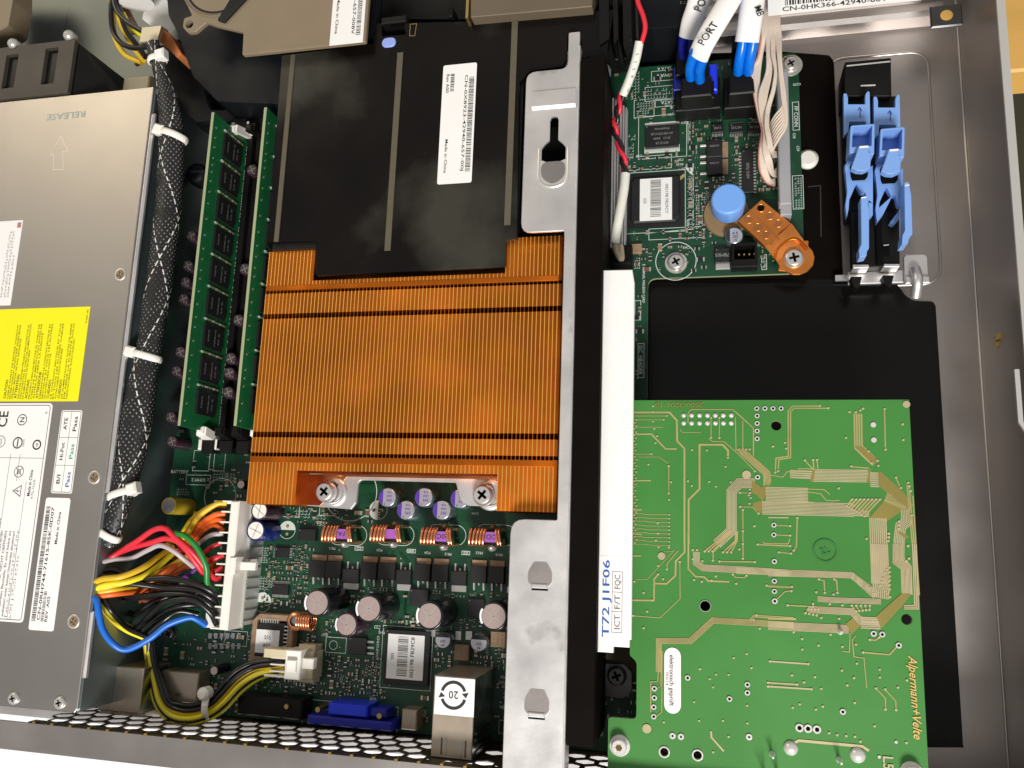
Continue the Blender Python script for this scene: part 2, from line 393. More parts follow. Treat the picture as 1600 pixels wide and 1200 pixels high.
def put(ob, o, parent):
    WL[ob.name] = o
    if parent:
        q = WL[parent.name]; ob.parent = parent; ob.location = ((o[0]-q[0])*S, (o[1]-q[1])*S, (o[2]-q[2])*S)
    else: ob.location = (o[0]*S, o[1]*S, o[2]*S)
def tag(o, label=None, cat=None, group=None, kind=None):
    if label: o['label'] = label
    if cat: o['category'] = cat
    if group: o['group'] = group
    if kind: o['kind'] = kind
    return o
def thing(name, label, cat, at, group=None):
    o = bpy.data.objects.new(name, None); o.empty_display_size = .01; COL.objects.link(o); put(o, at, None); return tag(o, label, cat, group)
def dup(root, dx, dy, dz=0, label=None):                 # a copy of a thing with copies of its parts and sub-parts
    def cp(o, par):
        c = o.copy(); COL.objects.link(c); w = WL[o.name]; w = (w[0]+dx, w[1]+dy, w[2]+dz); WL[c.name] = w
        if par: c.parent = par
        else: c.location = (w[0]*S, w[1]*S, w[2]*S)
        for ch in list(o.children): cp(ch, c)
        return c
    r = cp(root, None)
    if label: r['label'] = label
    return r
def dup_part(o, dx, dy, parent, label=None):             # a copy of one part (with sub-parts) under the same thing
    def cp(o, par, first):
        c = o.copy(); COL.objects.link(c); w = WL[o.name]; w = (w[0]+dx, w[1]+dy, w[2]); WL[c.name] = w; c.parent = par
        if first: c.location = o.location+Vector((dx*S, dy*S, 0))
        for ch in list(o.children): cp(ch, c, False)
        return c
    c = cp(o, parent, True)
    if label: c['label'] = label
    return c
def screw(mb, x, y, z, r, m='legs', ang=.5, h=1.6, washer=None):
    if washer: mb.cyl(x, y, z-.4, z, washer, m, n=28, ch=.1)
    mb.lathe(x, y, [(r, z), (r, z+h*.35), (r*.93, z+h*.7), (r*.8, z+h*.95), (r*.74, z+h)], m)
    mb.v = mb.v  # the driver recess: a real cross-shaped hollow
    k = len(mb.f)-1; mb.f.pop(); mb.m.pop(); mb.sm.pop()
    cr = crossp(x, y, r*.5, r*.13, ang)
    mb.flat(circ(x, y, r*.74), z+h, m, holes=[cr]); mb.flat(cr, z+h*.3, 'hole')
    q = len(cr); c2 = ccw(cr)[::-1]
    mb.add([(a, b, z+h*.3) for a, b in c2]+[(a, b, z+h) for a, b in c2], [(i, (i+1) % q, q+(i+1) % q, q+i) for i in range(q)], 'steel_dark')
    return mb
Z_FLOOR, Z_TOP, Z_PSU, Z_CARD = -8.0, 36.0, 36.0, 30.0
YR = -76.5                                              # inner face of the rear wall
# ------------------------------------------------------------------ the setting: desk and what lies beyond the case
m = MB(); m.box(-520, -420, 101.5, 330, -42, -12, 'desk', ch=1); tag(m.build('desk_surface'), kind='structure')
m = MB(); m.box(102, -420, 600, 700, -260, -240, 'olive_dark'); tag(m.build('floor_below'), kind='structure')
p = W(1545, 100, -12)
m = MB(); m.box(103.5, p[1]-4, 260, 420, -30, -12, 'wood', ch=1); t = m.build('wooden_board')
tag(t, 'yellow wooden board edge lying beyond the right side of the steel case', 'board')

# ------------------------------------------------------------------ chassis
XW = 98.5                                                # inner face of the right wall
ch = thing('server_chassis', 'open galvanised steel rackmount server case holding the boards', 'server case', (-80, 60, Z_FLOOR-1))
m = MB()
m.box(-420, YR-1.2, XW+1.2, 380, Z_FLOOR-1.2, Z_FLOOR, 'steel', ch=0)
m.build('floor_panel', ch)
# embossed pan on the floor at the right
m = MB(); a = W(1290, 92, -8); b = W(1474, 445, -8)
ro = rrect(a[0], b[1], b[0], a[1], 7); ri = inset(ro, 1.0)
n = len(ro); m.add([(x, y, -7.95) for x, y in ro]+[(x, y, -7.45) for x, y in inset(ro, .5)]+[(x, y, -7.9) for x, y in ri],
      [(i, (i+1) % n, n+(i+1) % n, n+i) for i in range(n)]+[(n+i, n+(i+1) % n, 2*n+(i+1) % n, 2*n+i) for i in range(n)], 'steel', True)
m.build('floor_emboss', ch)
m = MB()                                                 # right wall with its folded rim
m.box(XW, -86, XW+1.2, 380, Z_FLOOR, Z_TOP, 'steel')
y0 = W(1594, 600, 36)[1]; y1 = W(1597, 590, 36)[1]
m.prism(rounded([(XW-1.2, 380), (XW-1.2, y1), (XW+1.4, y1-2.5), (XW+1.4, 380)], .8), Z_TOP, Z_TOP+.9, 'steel_edge', bottom=True)
a = W(1584, 578, 34); b = W(1597, 680, 34)
m.prism(rounded([(a[0]-.2, a[1]), (a[0]-.2, b[1]+4), (a[0]+2.5, b[1]-1), (a[0]+5, b[1]-1.5), (a[0]+5, b[1]-3), (a[0]+3, b[1]-2), (a[0]+1.2, b[1]+4), (a[0]+1.2, a[1])], .3), 34, 35.2, 'steel_edge', bottom=True)
m.build('side_wall', ch)
m = MB(); q = W(1556, 527, 12); m.prism(circ(q[0]+.6, q[1], 1.0, 14), 10, 13.6, 'brass'); m.prism(circ(q[0]+.6, q[1]-2.2, .8, 12), 9, 11.6, 'brass'); m.build('rivet', ch)
# dents along the foot of the wall
m = MB(); m.tube([(XW-.3, -86, Z_FLOOR+.2), (XW-.3, 240, Z_FLOOR+.2)], .35, 'steel_edge', seg=6, sm=False); m.build('wall_seam', ch)
# rear perforated wall with flange: a honeycomb of open cells between two solid bands
m = MB(); cell = 8.1; x0r, x1r = -252.0, XW
def hexv(cx, cz, r): return [(cx+r*math.cos(math.pi/6+i*math.pi/3), cz+r*math.sin(math.pi/6+i*math.pi/3)) for i in range(6)]
for r_ in range(4):
    z = 6.8+r_*cell*.866
    for c_ in range(int((x1r-x0r)/cell)-1):
        x = x0r+4.1+c_*cell+(cell/2 if r_ % 2 else 0)
        ho, hi = hexv(x, z, cell/math.sqrt(3)), hexv(x, z, 3.6)
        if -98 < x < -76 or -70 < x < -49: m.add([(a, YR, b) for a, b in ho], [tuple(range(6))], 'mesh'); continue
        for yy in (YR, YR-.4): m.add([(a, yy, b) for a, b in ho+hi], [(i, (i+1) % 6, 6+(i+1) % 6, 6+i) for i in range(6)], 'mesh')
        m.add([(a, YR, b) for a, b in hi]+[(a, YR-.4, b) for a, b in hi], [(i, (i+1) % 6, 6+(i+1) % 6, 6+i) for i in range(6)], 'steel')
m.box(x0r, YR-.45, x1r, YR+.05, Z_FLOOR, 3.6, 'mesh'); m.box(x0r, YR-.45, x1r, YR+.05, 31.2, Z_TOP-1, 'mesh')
m.build('rear_mesh_panel', ch)
m = MB(); m.box(-420, YR-9.5, XW+1.2, YR-.2, Z_TOP-1, Z_TOP, 'steel')
x = x0r+3
while x < -48:
    m.box(x, YR-.4, x+1.1, YR+.5, Z_TOP-2.2, Z_TOP+.25, 'brass'); x += cell
m.build('rear_flange', ch)
m = MB(); m.box(-420, YR-9.4, XW+1.2, YR-1.3, Z_FLOOR-1.2, Z_FLOOR+.2, 'steel_bright'); m.build('dimming_sill', ch)  # plate added so the mesh holes show grey, not bright desk
m = MB(); m.box(-420, YR-10.4, XW+1.2, YR-9.5, 6, Z_TOP-.3, 'steel'); m.build('rear_shade_lip', ch)  # lip drawn further down to shade the mesh holes
# front wall with bends, and label
m = MB(); ya = W(1100, 75, -8)[1]
yy = [(ya, -8), (ya+1.5, -3.5), (ya+3.5, -2.5), (ya+7, -2.5), (ya+8.5, 1), (ya+12, 2), (ya+13.5, 8), (ya+19, 9.5), (ya+20, 30), (ya+60, 31)]
m.add([(x, y_, z) for y_, z in yy for x in (-40, 92)], [(2*i, 2*i+1, 2*i+3, 2*i+2) for i in range(len(yy)-1)], 'steel'); m.build('front_step', ch)
m = MB(); x0, y0, x1, y1 = RX(1199, -30, 1445, 26, 31.5); y0 = W(1300, 14, 31.5)[1]; x1 = W(1440, 4, 31.5)[0]
lx0 = x0
m.box(lx0, y0, x1, y0+30, 31.2, 31.5, 'white')
m.text('CN-0HK366-42940-66T-1500', lx0+27, y0+2.0, 31.55, 1.9, 0, 'ink', fit=44); 
random.seed(3); xx = lx0+6
while xx < lx0+50: w_ = random.choice((.25, .4, .7)); m.box(xx, y0+3.4, xx+w_, y0+9, 31.5, 31.53, 'ink'); xx += w_+random.choice((.3, .5))
m.build('asset_label', ch)
m = MB(); q = W(1479, 24, 10); m.cbox(q[0], q[1], 11, 9, 9, 10, 'steel_dark', ch=.5); m.ring(q[0], q[1], 2.2, 3.8, 10.1, 'steel_dark'); m.flat(circ(q[0], q[1], 2.2), 10.06, 'wood'); m.build('corner_tab', ch)
# steel foot of the card guide: strip, white tabs and hook
m = MB(); a = W(1325, 425, 2); b = W(1412, 441, 2); m.box(a[0], b[1], b[0], a[1], 0, 2, 'steel_bright', ch=.2)
a = W(1305, 430, -4); m.box(a[0], a[1]-2.2, b[0], a[1], -5, -4, 'steel_bright')
m.build('guide_strip', ch)
m = MB(); a = W(1411, 398, 3); b = W(1452, 443, 3)
m.prism(rrect(a[0], b[1], b[0], a[1], 1.6), 2, 3, 'steel_bright', ch=.3, bottom=True)
m.box(a[0], b[1]-.2, b[0], b[1]+2.6, 3.0, 4.4, 'steel_bright', ch=.4)
c = W(1431, 420, 4.5); d = W(1430, 464, 2); m.tube([(c[0], c[1], 4), (c[0], (c[1]+d[1])/2, 6.0), (d[0], d[1], 2.5)], 1.9, 'steel_bright', seg=12)
m.build('hook_tab', ch)

# ------------------------------------------------------------------ black insulating sheets on the floor
m = MB(); P_ = WP([(1012, 436), (1395, 438), (1403, 446), (1415, 462), (1428, 470), (1458, 471), (1462, 478), (1505, 1166), (1507, 1168), (1000, 1168), (1008, 600)], -7)
m.prism(rounded(P_, [1.5, .1, .5, .5, .5, 1.2, 1.2, .4, .4, 0, 0]), -7.9, -7, 'black_gloss', bottom=True)
q = WP([(1020, 446), (1020, 618), (1019, 618)], -6.9); m.line(WP([(1018, 620), (1018, 448), (1022, 443), (1400, 447)], -6.9), .5, -6.9, 'black')
t = m.build('insulating_sheet'); tag(t, 'large glossy black plastic sheet on the case floor right of the boards', 'plastic sheet')
m = MB(); P_ = WP([(1216, 80), (1296, 86), (1303, 96), (1317, 425), (1317, 436), (1000, 436), (1000, 86)], -7.2)
m.prism(rounded(P_, 1.0), -7.95, -7.3, 'black_matte', bottom=True)
m.line(WP([(1262, 292), (1282, 290), (1283, 370)], -7.25), .4, -7.25, 'steel_dark')
m.prism(circ(*W(1263, 246, -5), 4.0, 24), -7.3, -5, 'white_pl', ch=1.2)
t = m.build('insulating_sheet'); tag(t, 'narrow matte black sheet between the green board and the blue clips', 'plastic sheet')

# ------------------------------------------------------------------ motherboard
XL, XR_, YB, YT = -226.5, 37.4, -76.0, 194.0
mb_ = thing('motherboard', 'large dark green circuit board crowded with chips, capacitors and sockets', 'circuit board', (-95, 60, -1.6))
cutx, cuty = W(1012, 500, 0)[0], W(1100, 432, 0)[1]
board = [(XL, YB), (cutx, YB), (cutx, cuty), (XR_, cuty), (XR_, YT), (-40, YT), (-215, YT), (XL+3, 120), (XL, 30)]
m = MB(); bp_ = rounded(board, [.5, .3, 3.5, 1.5, 2.5, .5, 3, 1, 1])
m.prism(bp_, -1.6, 0, 'pcb_edge', top='pcb', bottom=True)
occ = []
def occupied(x, y, r, pad=.4):
    for a in occ:
        if a[0]-r-pad < x < a[2]+r+pad and a[1]-r-pad < y < a[3]+r+pad: return True
    return False
def reg(x0, y0, x1, y1): occ.append((x0, y0, x1, y1))
zt, zs = .035, .06
random.seed(11)
def inboard(x, y, p=1.0): return XL+p < x < XR_-p and YB+p < y < YT-p and not (x > cutx-p and y < cuty+p)
# fine traces
for k in range(330):
    x, y = random.uniform(XL+4, XR_-4), random.uniform(YB+4, YT-4)
    if not inboard(x, y, 4): continue
    d = random.choice((0, 90, 180, 270)); L1 = random.uniform(4, 22); L2 = random.uniform(2, 9); L3 = random.uniform(3, 16)
    def stp(p, a, l): return (p[0]+l*math.cos(math.radians(a)), p[1]+l*math.sin(math.radians(a)))
    s_ = random.choice((45, -45)); p0 = (x, y); p1 = stp(p0, d, L1); p2 = stp(p1, d+s_, L2); p3 = stp(p2, d, L3)
    if all(inboard(*q_, 1.5) for q_ in (p0, p1, p2, p3)):
        nb = random.choice((1, 2, 4, 6, 8))
        m.bundle([p0, p1, p2, p3], nb, nb*.42, zt, 'pcb_lite', .5)
for k in range(700):
    x, y = random.uniform(XL+3, XR_-3), random.uniform(YB+3, YT-3)
    if inboard(x, y, 1.5): m.flat(circ(x, y, .32, 6), zt+.012, 'pcb_lite' if k % 3 else 'gold')
def silk_rect(px0, py0, px1, py1, w=.22):
    x0, y0, x1, y1 = RX(px0, py0, px1, py1, 0); m.line([(x0, y0), (x1, y0), (x1, y1), (x0, y1)], w, zs, 'silk', closed=True)
def st(s, px, py, capx, ang, **k): x, y = W(px, py, 0); m.text(s, x, y, zs, MM(capx), ang, 'silk', **k)
def silk_grid(px0, py0, px1, py1, nx, ny, fill=.62):
    x0, y0, x1, y1 = RX(px0, py0, px1, py1, 0)
    for i in range(nx):
        for j in range(ny):
            if random.random() < .08: continue
            cx = x0+(i+.5)*(x1-x0)/nx; cy = y0+(j+.5)*(y1-y0)/ny; a = (x1-x0)/nx*fill/2; b = (y1-y0)/ny*fill/2
            m.line([(cx-a, cy-b), (cx+a, cy-b), (cx+a, cy+b)], .14, zs, 'silk')
# upper-right board writing
silk_rect(1018, 112, 1058, 124); st('DVA 0', 1037, 118, 6, 180)
silk_grid(985, 112, 999, 155, 3, 9); silk_grid(1009, 139, 1052, 153, 9, 3); silk_rect(1008, 137, 1053, 155)
silk_rect(991, 157, 1022, 182); silk_grid(994, 160, 1020, 170, 6, 3); silk_grid(994, 172, 1014, 181, 5, 3)
silk_rect(1024, 156, 1056, 165); st('SATA', 1042, 160, 6, 180); st('SATA A', 1038, 107, 5, 180)
m.flat(WP([(1048, 164), (1052, 168), (1048, 171)], 0), zs, 'silk')
silk_rect(998, 183, 1073, 244); silk_rect(1075, 178, 1078, 222)
m.flat(WP([(1060, 181), (1074, 180), (1074, 196), (1070, 189)], 0), zs, 'silk')
silk_grid(967, 211, 993, 219, 6, 2); silk_grid(977, 224, 990, 248, 4, 5); silk_rect(981, 246, 1049, 262)
silk_rect(977, 271, 1071, 361); m.flat(WP([(1070, 261), (1083, 260), (1083, 275), (1075, 268)], 0), zs, 'silk')
m.line(WP([(1083, 260), (1083, 358), (1008, 365)], 0), .25, zs, 'silk'); silk_grid(1086, 298, 1093, 356, 2, 14); silk_grid(1095, 300, 1108, 350, 4, 15, .5)
silk_grid(1073, 275, 1082, 352, 2, 12); silk_rect(1014, 358, 1100, 371)
m.ring(*W(1056, 408, 0), 7.7, 8.0, zs, 'silk', 36)
silk_rect(1238, 160, 1249, 203); st('FP CONN', 1244, 182, 6, -90); silk_rect(1238, 275, 1256, 326); silk_grid(1240, 277, 1254, 325, 3, 13)
st('C38', 1241, 212, 4, -90); st('C39', 1247, 232, 4, -90); st('C275', 1245, 132, 4, 180)
silk_rect(1190, 398, 1198, 421); st('REL CARD', 1194, 409, 4, -90, fit=5)
st('I2C_HEADER', 1001, 563, 6, -90, fit=11.5); silk_rect(997, 537, 1006, 590); st('EXTERNAL MAILBOX CARD', 1006, 443, 4, -90, fit=16)
silk_grid(990, 402, 1000, 420, 3, 5); silk_rect(992, 470, 1001, 500)
st('R432', 1062, 257, 4, 180); st('C287', 1062, 250, 4, 180); st('U20', 1048, 179, 4, 180)
# lower-left board writing
silk_rect(304, 704, 326, 736); silk_rect(336, 706, 350, 736); silk_rect(292, 742, 328, 758); st('BATTERY', 281, 737, 6, 0); silk_grid(276, 762, 295, 774, 5, 3)
st('DIMM 2', 310, 750, 6, 180); silk_grid(332, 738, 366, 752, 8, 3)
m.ring(*W(344, 775, 0), 7.4, 7.6, zs, 'silk', 36); m.ring(*W(548, 770, 0), 11.3, 11.6, zs, 'silk', 40)
for px, py, r, half in ((449, 828, 15, 'top'), (591, 797, 16, 'left'), (410, 941, 16, 'top')):
    x, y = W(px, py, 0); R_ = MM(r); c_ = circ(x, y, R_, 36)
    hp = [q for q in c_ if (q[1] >= y-.05 if half == 'top' else q[0] <= x+.05)]
    m.flat(hp, zs, 'silk'); m.ring(x, y, R_-.2, R_, zs+.01, 'silk', 32); dx, dy = (0, R_*.45) if half == 'top' else (-R_*.4, 0)
    m.flat(circ(x+dx, y+dy, .75, 14), zs+.02, 'tan'); m.cbox(x-dx, y-dy, 1.1, 1.1, zs, zs+.02, 'gold')
for px in (527, 600, 680, 757): x, y = W(px+14, 836, 0); m.line(rrect(x-7.6, y-4, x+9, y+4, 4), .22, zs, 'silk', closed=True)
for px, py in ((519, 857), (593, 860), (640, 861), (668, 864), (700, 866), (749, 864), (780, 867)): st(random.choice(('PQ4', 'PR12', 'PQ13', 'PR15')), px, py, 4, 180)
for px, py in ((561, 857), (643, 861), (728, 864)): silk_rect(px-6, py-3, px+6, py+3); silk_rect(px-3, py-1.5, px+3, py+1.5)
silk_rect(599, 977, 672, 1080); silk_rect(510, 995, 540, 1021); m.ring(*W(521, 1008, 0), 1.6, 1.8, zs, 'silk'); st('C23', 590, 980, 5, 180); st('R410', 640, 972, 4, 180, fit=9); st('OXFORD', 590, 1012, 4, 90, fit=9)
silk_rect(352, 985, 385, 1010); st('JUMPER', 393, 995, 4, 90); silk_rect(475, 1092, 620, 1147)
st('LAN CONN', 796, 1059, 5, 180, fit=7); st('COM2 DOWN', 796, 1067, 5, 180, fit=8); st('COM1 UP', 796, 1073, 5, 180, fit=6); silk_rect(780, 1125, 802, 1148)
silk_grid(790, 1100, 806, 1130, 4, 8); silk_grid(786, 1030, 804, 1048, 5, 4); m.flat(WP([(780, 1105), (788, 1101), (788, 1109)], 0), zs, 'silk'); st('03', 938, 1147, 6, 180)
silk_grid(460, 795, 484, 810, 5, 3); silk_rect(444, 790, 467, 808); silk_grid(488, 802, 508, 822, 4, 4); silk_rect(500, 792, 522, 806)
silk_grid(404, 854, 418, 880, 4, 7); silk_grid(405, 900, 425, 922, 5, 5, .7)
for k in range(150):
    x, y = random.uniform(XL+4, XR_-4), random.uniform(YB+4, YT-4)
    if inboard(x, y, 4): m.text(random.choice('RC')+str(random.randint(10, 499)), x, y, zs+.02, .95, random.choice((180, 180, 90, -90)), 'silk')
m.build('circuit_board', mb_)

def chip(px0, py0, px1, py1, h=1.6, legs=None, nleg=8, txt=None, name='chip', body='chip', pin1=True, tang=180):
    x0, y0, x1, y1 = RX(px0, py0, px1, py1, h); reg(x0-.8, y0-.8, x1+.8, y1+.8)
    q = MB(); q.prism(rect(x0, y0, x1, y1), .15, h, body, ch=.15, bottom=True)
    for s_ in legs or '':
        for i in range(nleg):
            t_ = (i+.5)/nleg; w_ = .45*min(1.2, ((x1-x0) if s_ in 'TB' else (y1-y0))/nleg)
            if s_ in 'TB':
                cx = x0+t_*(x1-x0); ya_ = y1 if s_ == 'T' else y0; sg = 1 if s_ == 'T' else -1
                q.hexa(*[[(cx-w_/2, min(ya_, ya_+sg*1.1), z_), (cx+w_/2, min(ya_, ya_+sg*1.1), z_), (cx+w_/2, max(ya_, ya_+sg*1.1), z_), (cx-w_/2, max(ya_, ya_+sg*1.1), z_)] for z_ in (.08, .4)], 'legs')
            else:
                cy = y0+t_*(y1-y0); xa = x0 if s_ == 'L' else x1; sg = -1 if s_ == 'L' else 1
                q.hexa(*[[(min(xa, xa+sg*1.1), cy-w_/2, z_), (max(xa, xa+sg*1.1), cy-w_/2, z_), (max(xa, xa+sg*1.1), cy+w_/2, z_), (min(xa, xa+sg*1.1), cy+w_/2, z_)] for z_ in (.08, .4)], 'legs')
    if txt:
        n_ = len(txt)
        for i, s_ in enumerate(txt):
            if tang in (0, 180):
                yy_ = (y0+y1)/2+(i-(n_-1)/2)*(y1-y0)/(n_+.8)*(1 if tang == 180 else -1); q.text(s_, (x0+x1)/2, yy_, h+.03, (y1-y0)/(n_+1)*.5, tang, 'chip_gray')
            else:
                xx_ = (x0+x1)/2+(i-(n_-1)/2)*(x1-x0)/(n_+.8); q.text(s_, xx_, (y0+y1)/2, h+.03, (x1-x0)/(n_+1)*.5, tang, 'chip_gray')
    if pin1: q.flat(circ(x0+.7, y1-.7, .22, 10), h+.02, 'chip_gray')
    return q.build(name, mb_), (x0, y0, x1, y1, h)

def barcode(q, x0, y0, x1, y1, z, m_, along='y', seed=1):
    r_ = random.Random(seed); a, b = (y0, y1) if along == 'y' else (x0, x1)
    while a < b-.15:
        w_ = min(r_.choice((.12, .2, .3, .42)), b-a)
        if along == 'y': q.flat(rect(x0, a, x1, a+w_), z, m_)
        else: q.flat(rect(a, y0, a+w_, y1), z, m_)
        a += w_+r_.choice((.14, .22, .34))

# big square chip with bar-code label
x0, y0, x1, y1 = RX(981, 274, 1069, 352, 1); reg(x0-1, y0-1, x1+1, y1+1)
q = MB(); q.box(x0, y0, x1, y1, .2, .8, 'chip'); q.prism([(x0+2.6, y0+1.6), (x1-3.4, y0+1.6), (x1-1.5, y0+3.6), (x1-1.5, y1-1.8), (x0+2.6, y1-1.8), (x0+1.2, y1-3.4), (x0+1.2, y0+3)], .8, 2.4, 'chip', ch=.7)
q.flat(WP([(1057, 280), (1069, 271), (1071, 275), (1060, 284)], .83), .85, 'gold')
c1 = q.build('graphics_chip', mb_)
q = MB(); a = RX(1000, 280, 1050, 343, 2.5); q.box(a[0], a[1], a[2], a[3], 2.41, 2.5, 'white')
barcode(q, a[0]+(a[2]-a[0])*.33, a[1]+1.6, a[0]+(a[2]-a[0])*.66, a[3]-.6, 2.53, 'ink_gray', seed=5)
q.text('002198 FB29CY', a[2]-2.0, (a[1]+a[3])/2, 2.53, 1.2, -90, 'ink_gray', fit=12.5); q.text('S55', a[0]+2.0, (a[1]+a[3])/2-.5, 2.53, 1.2, 90, 'ink_gray'); q.build('barcode_label', c1)
chip(1008, 197, 1061, 228, 1.6, 'TB', 22, ['8M1Z 29', 'JP-21   8449', 'AY1SP1701C1B', 'Amptronix'], tang=180)
q = MB(); a = RX(1007, 229, 1062, 236, .3); q.box(*a, .1, .35, 'silk'); a = RX(1008, 193, 1061, 197, .3); q.box(*a, .1, .35, 'silk'); q.build('pad_strip', mb_)
for (a0, b0, a1, b1) in ((1104, 219, 1129, 244), (1104, 246, 1129, 271)):
    q = MB(); x0, y0, x1, y1 = RX(a0, b0, a1, b1, 2.4); reg(x0-3, y0, x1+3, y1); q.box(x0, y0, x1, y1, .2, 2.4, 'chip', ch=.2); q.box(x1, y0+.4, x1+2.2, y1-.4, .1, .7, 'tan')
    for f in (.18, .82): q.box(x0-2.6, y0+(y1-y0)*f-.5, x0, y0+(y1-y0)*f+.5, .1, 1.0, 'legs', ch=.2)
    q.text('AY2000', (x0+x1)/2, (y0+y1)/2+1, 2.43, .8, 180, 'chip_gray'); q.build('power_transistor', mb_)
chip(1112, 194, 1130, 206, 1.6, 'B', 8, ['LV08'], name='logic_chip'); chip(1140, 193, 1161, 206, 1.6, 'TB', 8, ['HC125'], name='logic_chip'); chip(1168, 192, 1190, 205, 1.6, 'TB', 8, ['HC14'], name='logic_chip')
chip(1159, 234, 1178, 300, 2.2, 'LR', 14, ['ADG 7205'], name='driver_chip', tang=90)
chip(1117, 388, 1140, 409, 2.6, None, 0, ['78M05'], name='regulator'); q = MB(); a = RX(1118, 410, 1141, 420, .8); q.box(*a, .1, .8, 'legs', ch=.2); reg(*a); q.build('regulator_tab', mb_)
chip(985, 381, 1003, 395, 1.5, 'R', 1, None, name='inductor_block', body='tan')
chip(408, 970, 436, 1008, 2.4, None, 0, None, name='bios_chip')
# PLCC socket with S55 A03 label
x0, y0, x1, y1 = RX(395, 957, 453, 1040, 4.5); reg(x0, y0, x1, y1)
q = MB(); so = ccw([(x0, y0), (x1, y0), (x1, y1), (x0+3, y1), (x0, y1-3)]); q.prism(so, 0, 4.5, 'tan', ch=.4, holes=[rect(x0+2.4, y0+2.6, x1-2.4, y1-2.6)])
q.flat(so, .3, 'chip')
for i in range(8): q.box(x0+4+i*1.05, y1-3.6, x0+4.45+i*1.05, y1-1.9, 3, 4.8, 'legs'); q.box(x1-3.6, y0+4+i*1.5, x1-1.9, y0+4.5+i*1.5, 3, 4.8, 'legs')
so_ = q.build('chip_socket', mb_)
q = MB(); q.prism(ccw([(x0+2.7, y0+2.8), (x1-3.4, y0+2.8), (x1-3.4, y1-3.4), (x0+4.4, y1-3.4), (x0+2.7, y1-4.8)]), .4, 4.6, 'chip', ch=.2); q.build('firmware_chip', so_)
q = MB(); a = RX(401, 983, 434, 1022, 4.8); q.box(a[0], a[1], a[2], a[3], 4.61, 4.8, 'ivory'); q.mats[0] = M['white']
q.text('S55', (a[0]+a[2])/2, a[3]-2.9, 4.83, 1.5, 0, 'ink'); q.text('A03', (a[0]+a[2])/2-.2, a[3]-6.0, 4.83, 1.5, 0, 'ink'); q.build('paper_label', so_)
# chip with vertical barcode label
c1, _ = chip(603, 983, 668, 1073, 2.2, None, 0, None, name='management_chip')
q = MB(); a = RX(607, 990, 660, 1064, 2.4); q.box(*a, 2.21, 2.4, 'white')
barcode(q, a[0]+4.2, a[1]+1.2, a[0]+8.4, a[3]-.7, 2.43, 'ink_gray', seed=9); q.text('S55', a[0]+2.1, (a[1]+a[3])/2, 2.43, 1.2, 90, 'ink'); q.text('00219B FB29C8', a[0]+10.2, (a[1]+a[3])/2, 2.43, 1.5, 90, 'ink', fit=15); q.build('barcode_label', c1)
chip(430, 855, 450, 872, 1.4, 'LR', 7, None); chip(425, 912, 449, 930, 1.4, 'TB', 13, None); chip(545, 995, 571, 1024, 1.8, None, 0, None, name='regulator')
q = MB(); 
for yy_ in (1003, 1012, 1021): a = RX(572, yy_-2, 584, yy_+2, .6); q.box(*a, .1, .6, 'legs')
q.build('regulator_legs', mb_)
chip(466, 826, 492, 845, 2.6, None, 0, None, name='regulator'); chip(640, 920, 668, 948, 2.0, None, 0, None); chip(731, 935, 756, 965, 2.0, None, 0, None)
# power transistor rows
up = [(483, 508), (508, 532), (563, 588), (590, 617), (647, 672), (674, 700), (734, 760), (762, 788)]; dn = [(534, 560), (618, 642), (703, 729), (790, 815)]
for lst, isup in ((up, 1), (dn, 0)):
    for a0, a1 in lst:
        sl = (a0-483)*.035
        b0, b1 = (875+sl, 903+sl) if isup else (887+sl*.6, 911+sl*.6)
        q = MB(); x0, y0, x1, y1 = RX(a0+1, b0, a1-1, b1, 2.4); reg(x0-.3, y0-3, x1+.3, y1+3); q.box(x0, y0, x1, y1, .2, 2.4, 'chip', ch=.2)
        if isup: q.box(x0+.3, y1, x1-.3, y1+2.2, .1, 1.0, 'tan'); ys, sg = y0, -1
        else: q.box(x0+.3, y0-2.4, x1-.3, y0, .1, 1.0, 'legs'); ys, sg = y1, 1
        for f in (.2, .5, .8):
            L_ = 2.8 if f != .5 else .9; xx = x0+(x1-x0)*f
            q.hexa([(xx-.4, min(ys, ys+sg*L_), .1), (xx+.4, min(ys, ys+sg*L_), .1), (xx+.4, max(ys, ys+sg*L_), .1), (xx-.4, max(ys, ys+sg*L_), .1)], [(xx-.3, min(ys, ys+sg*L_), .5+(sg < 0)*0), (xx+.3, min(ys, ys+sg*L_), .5), (xx+.3, max(ys, ys+sg*L_), 1.1 if sg < 0 else .5), (xx-.3, max(ys, ys+sg*L_), 1.1 if sg < 0 else .5)], 'legs')
        q.build('power_transistor', mb_)

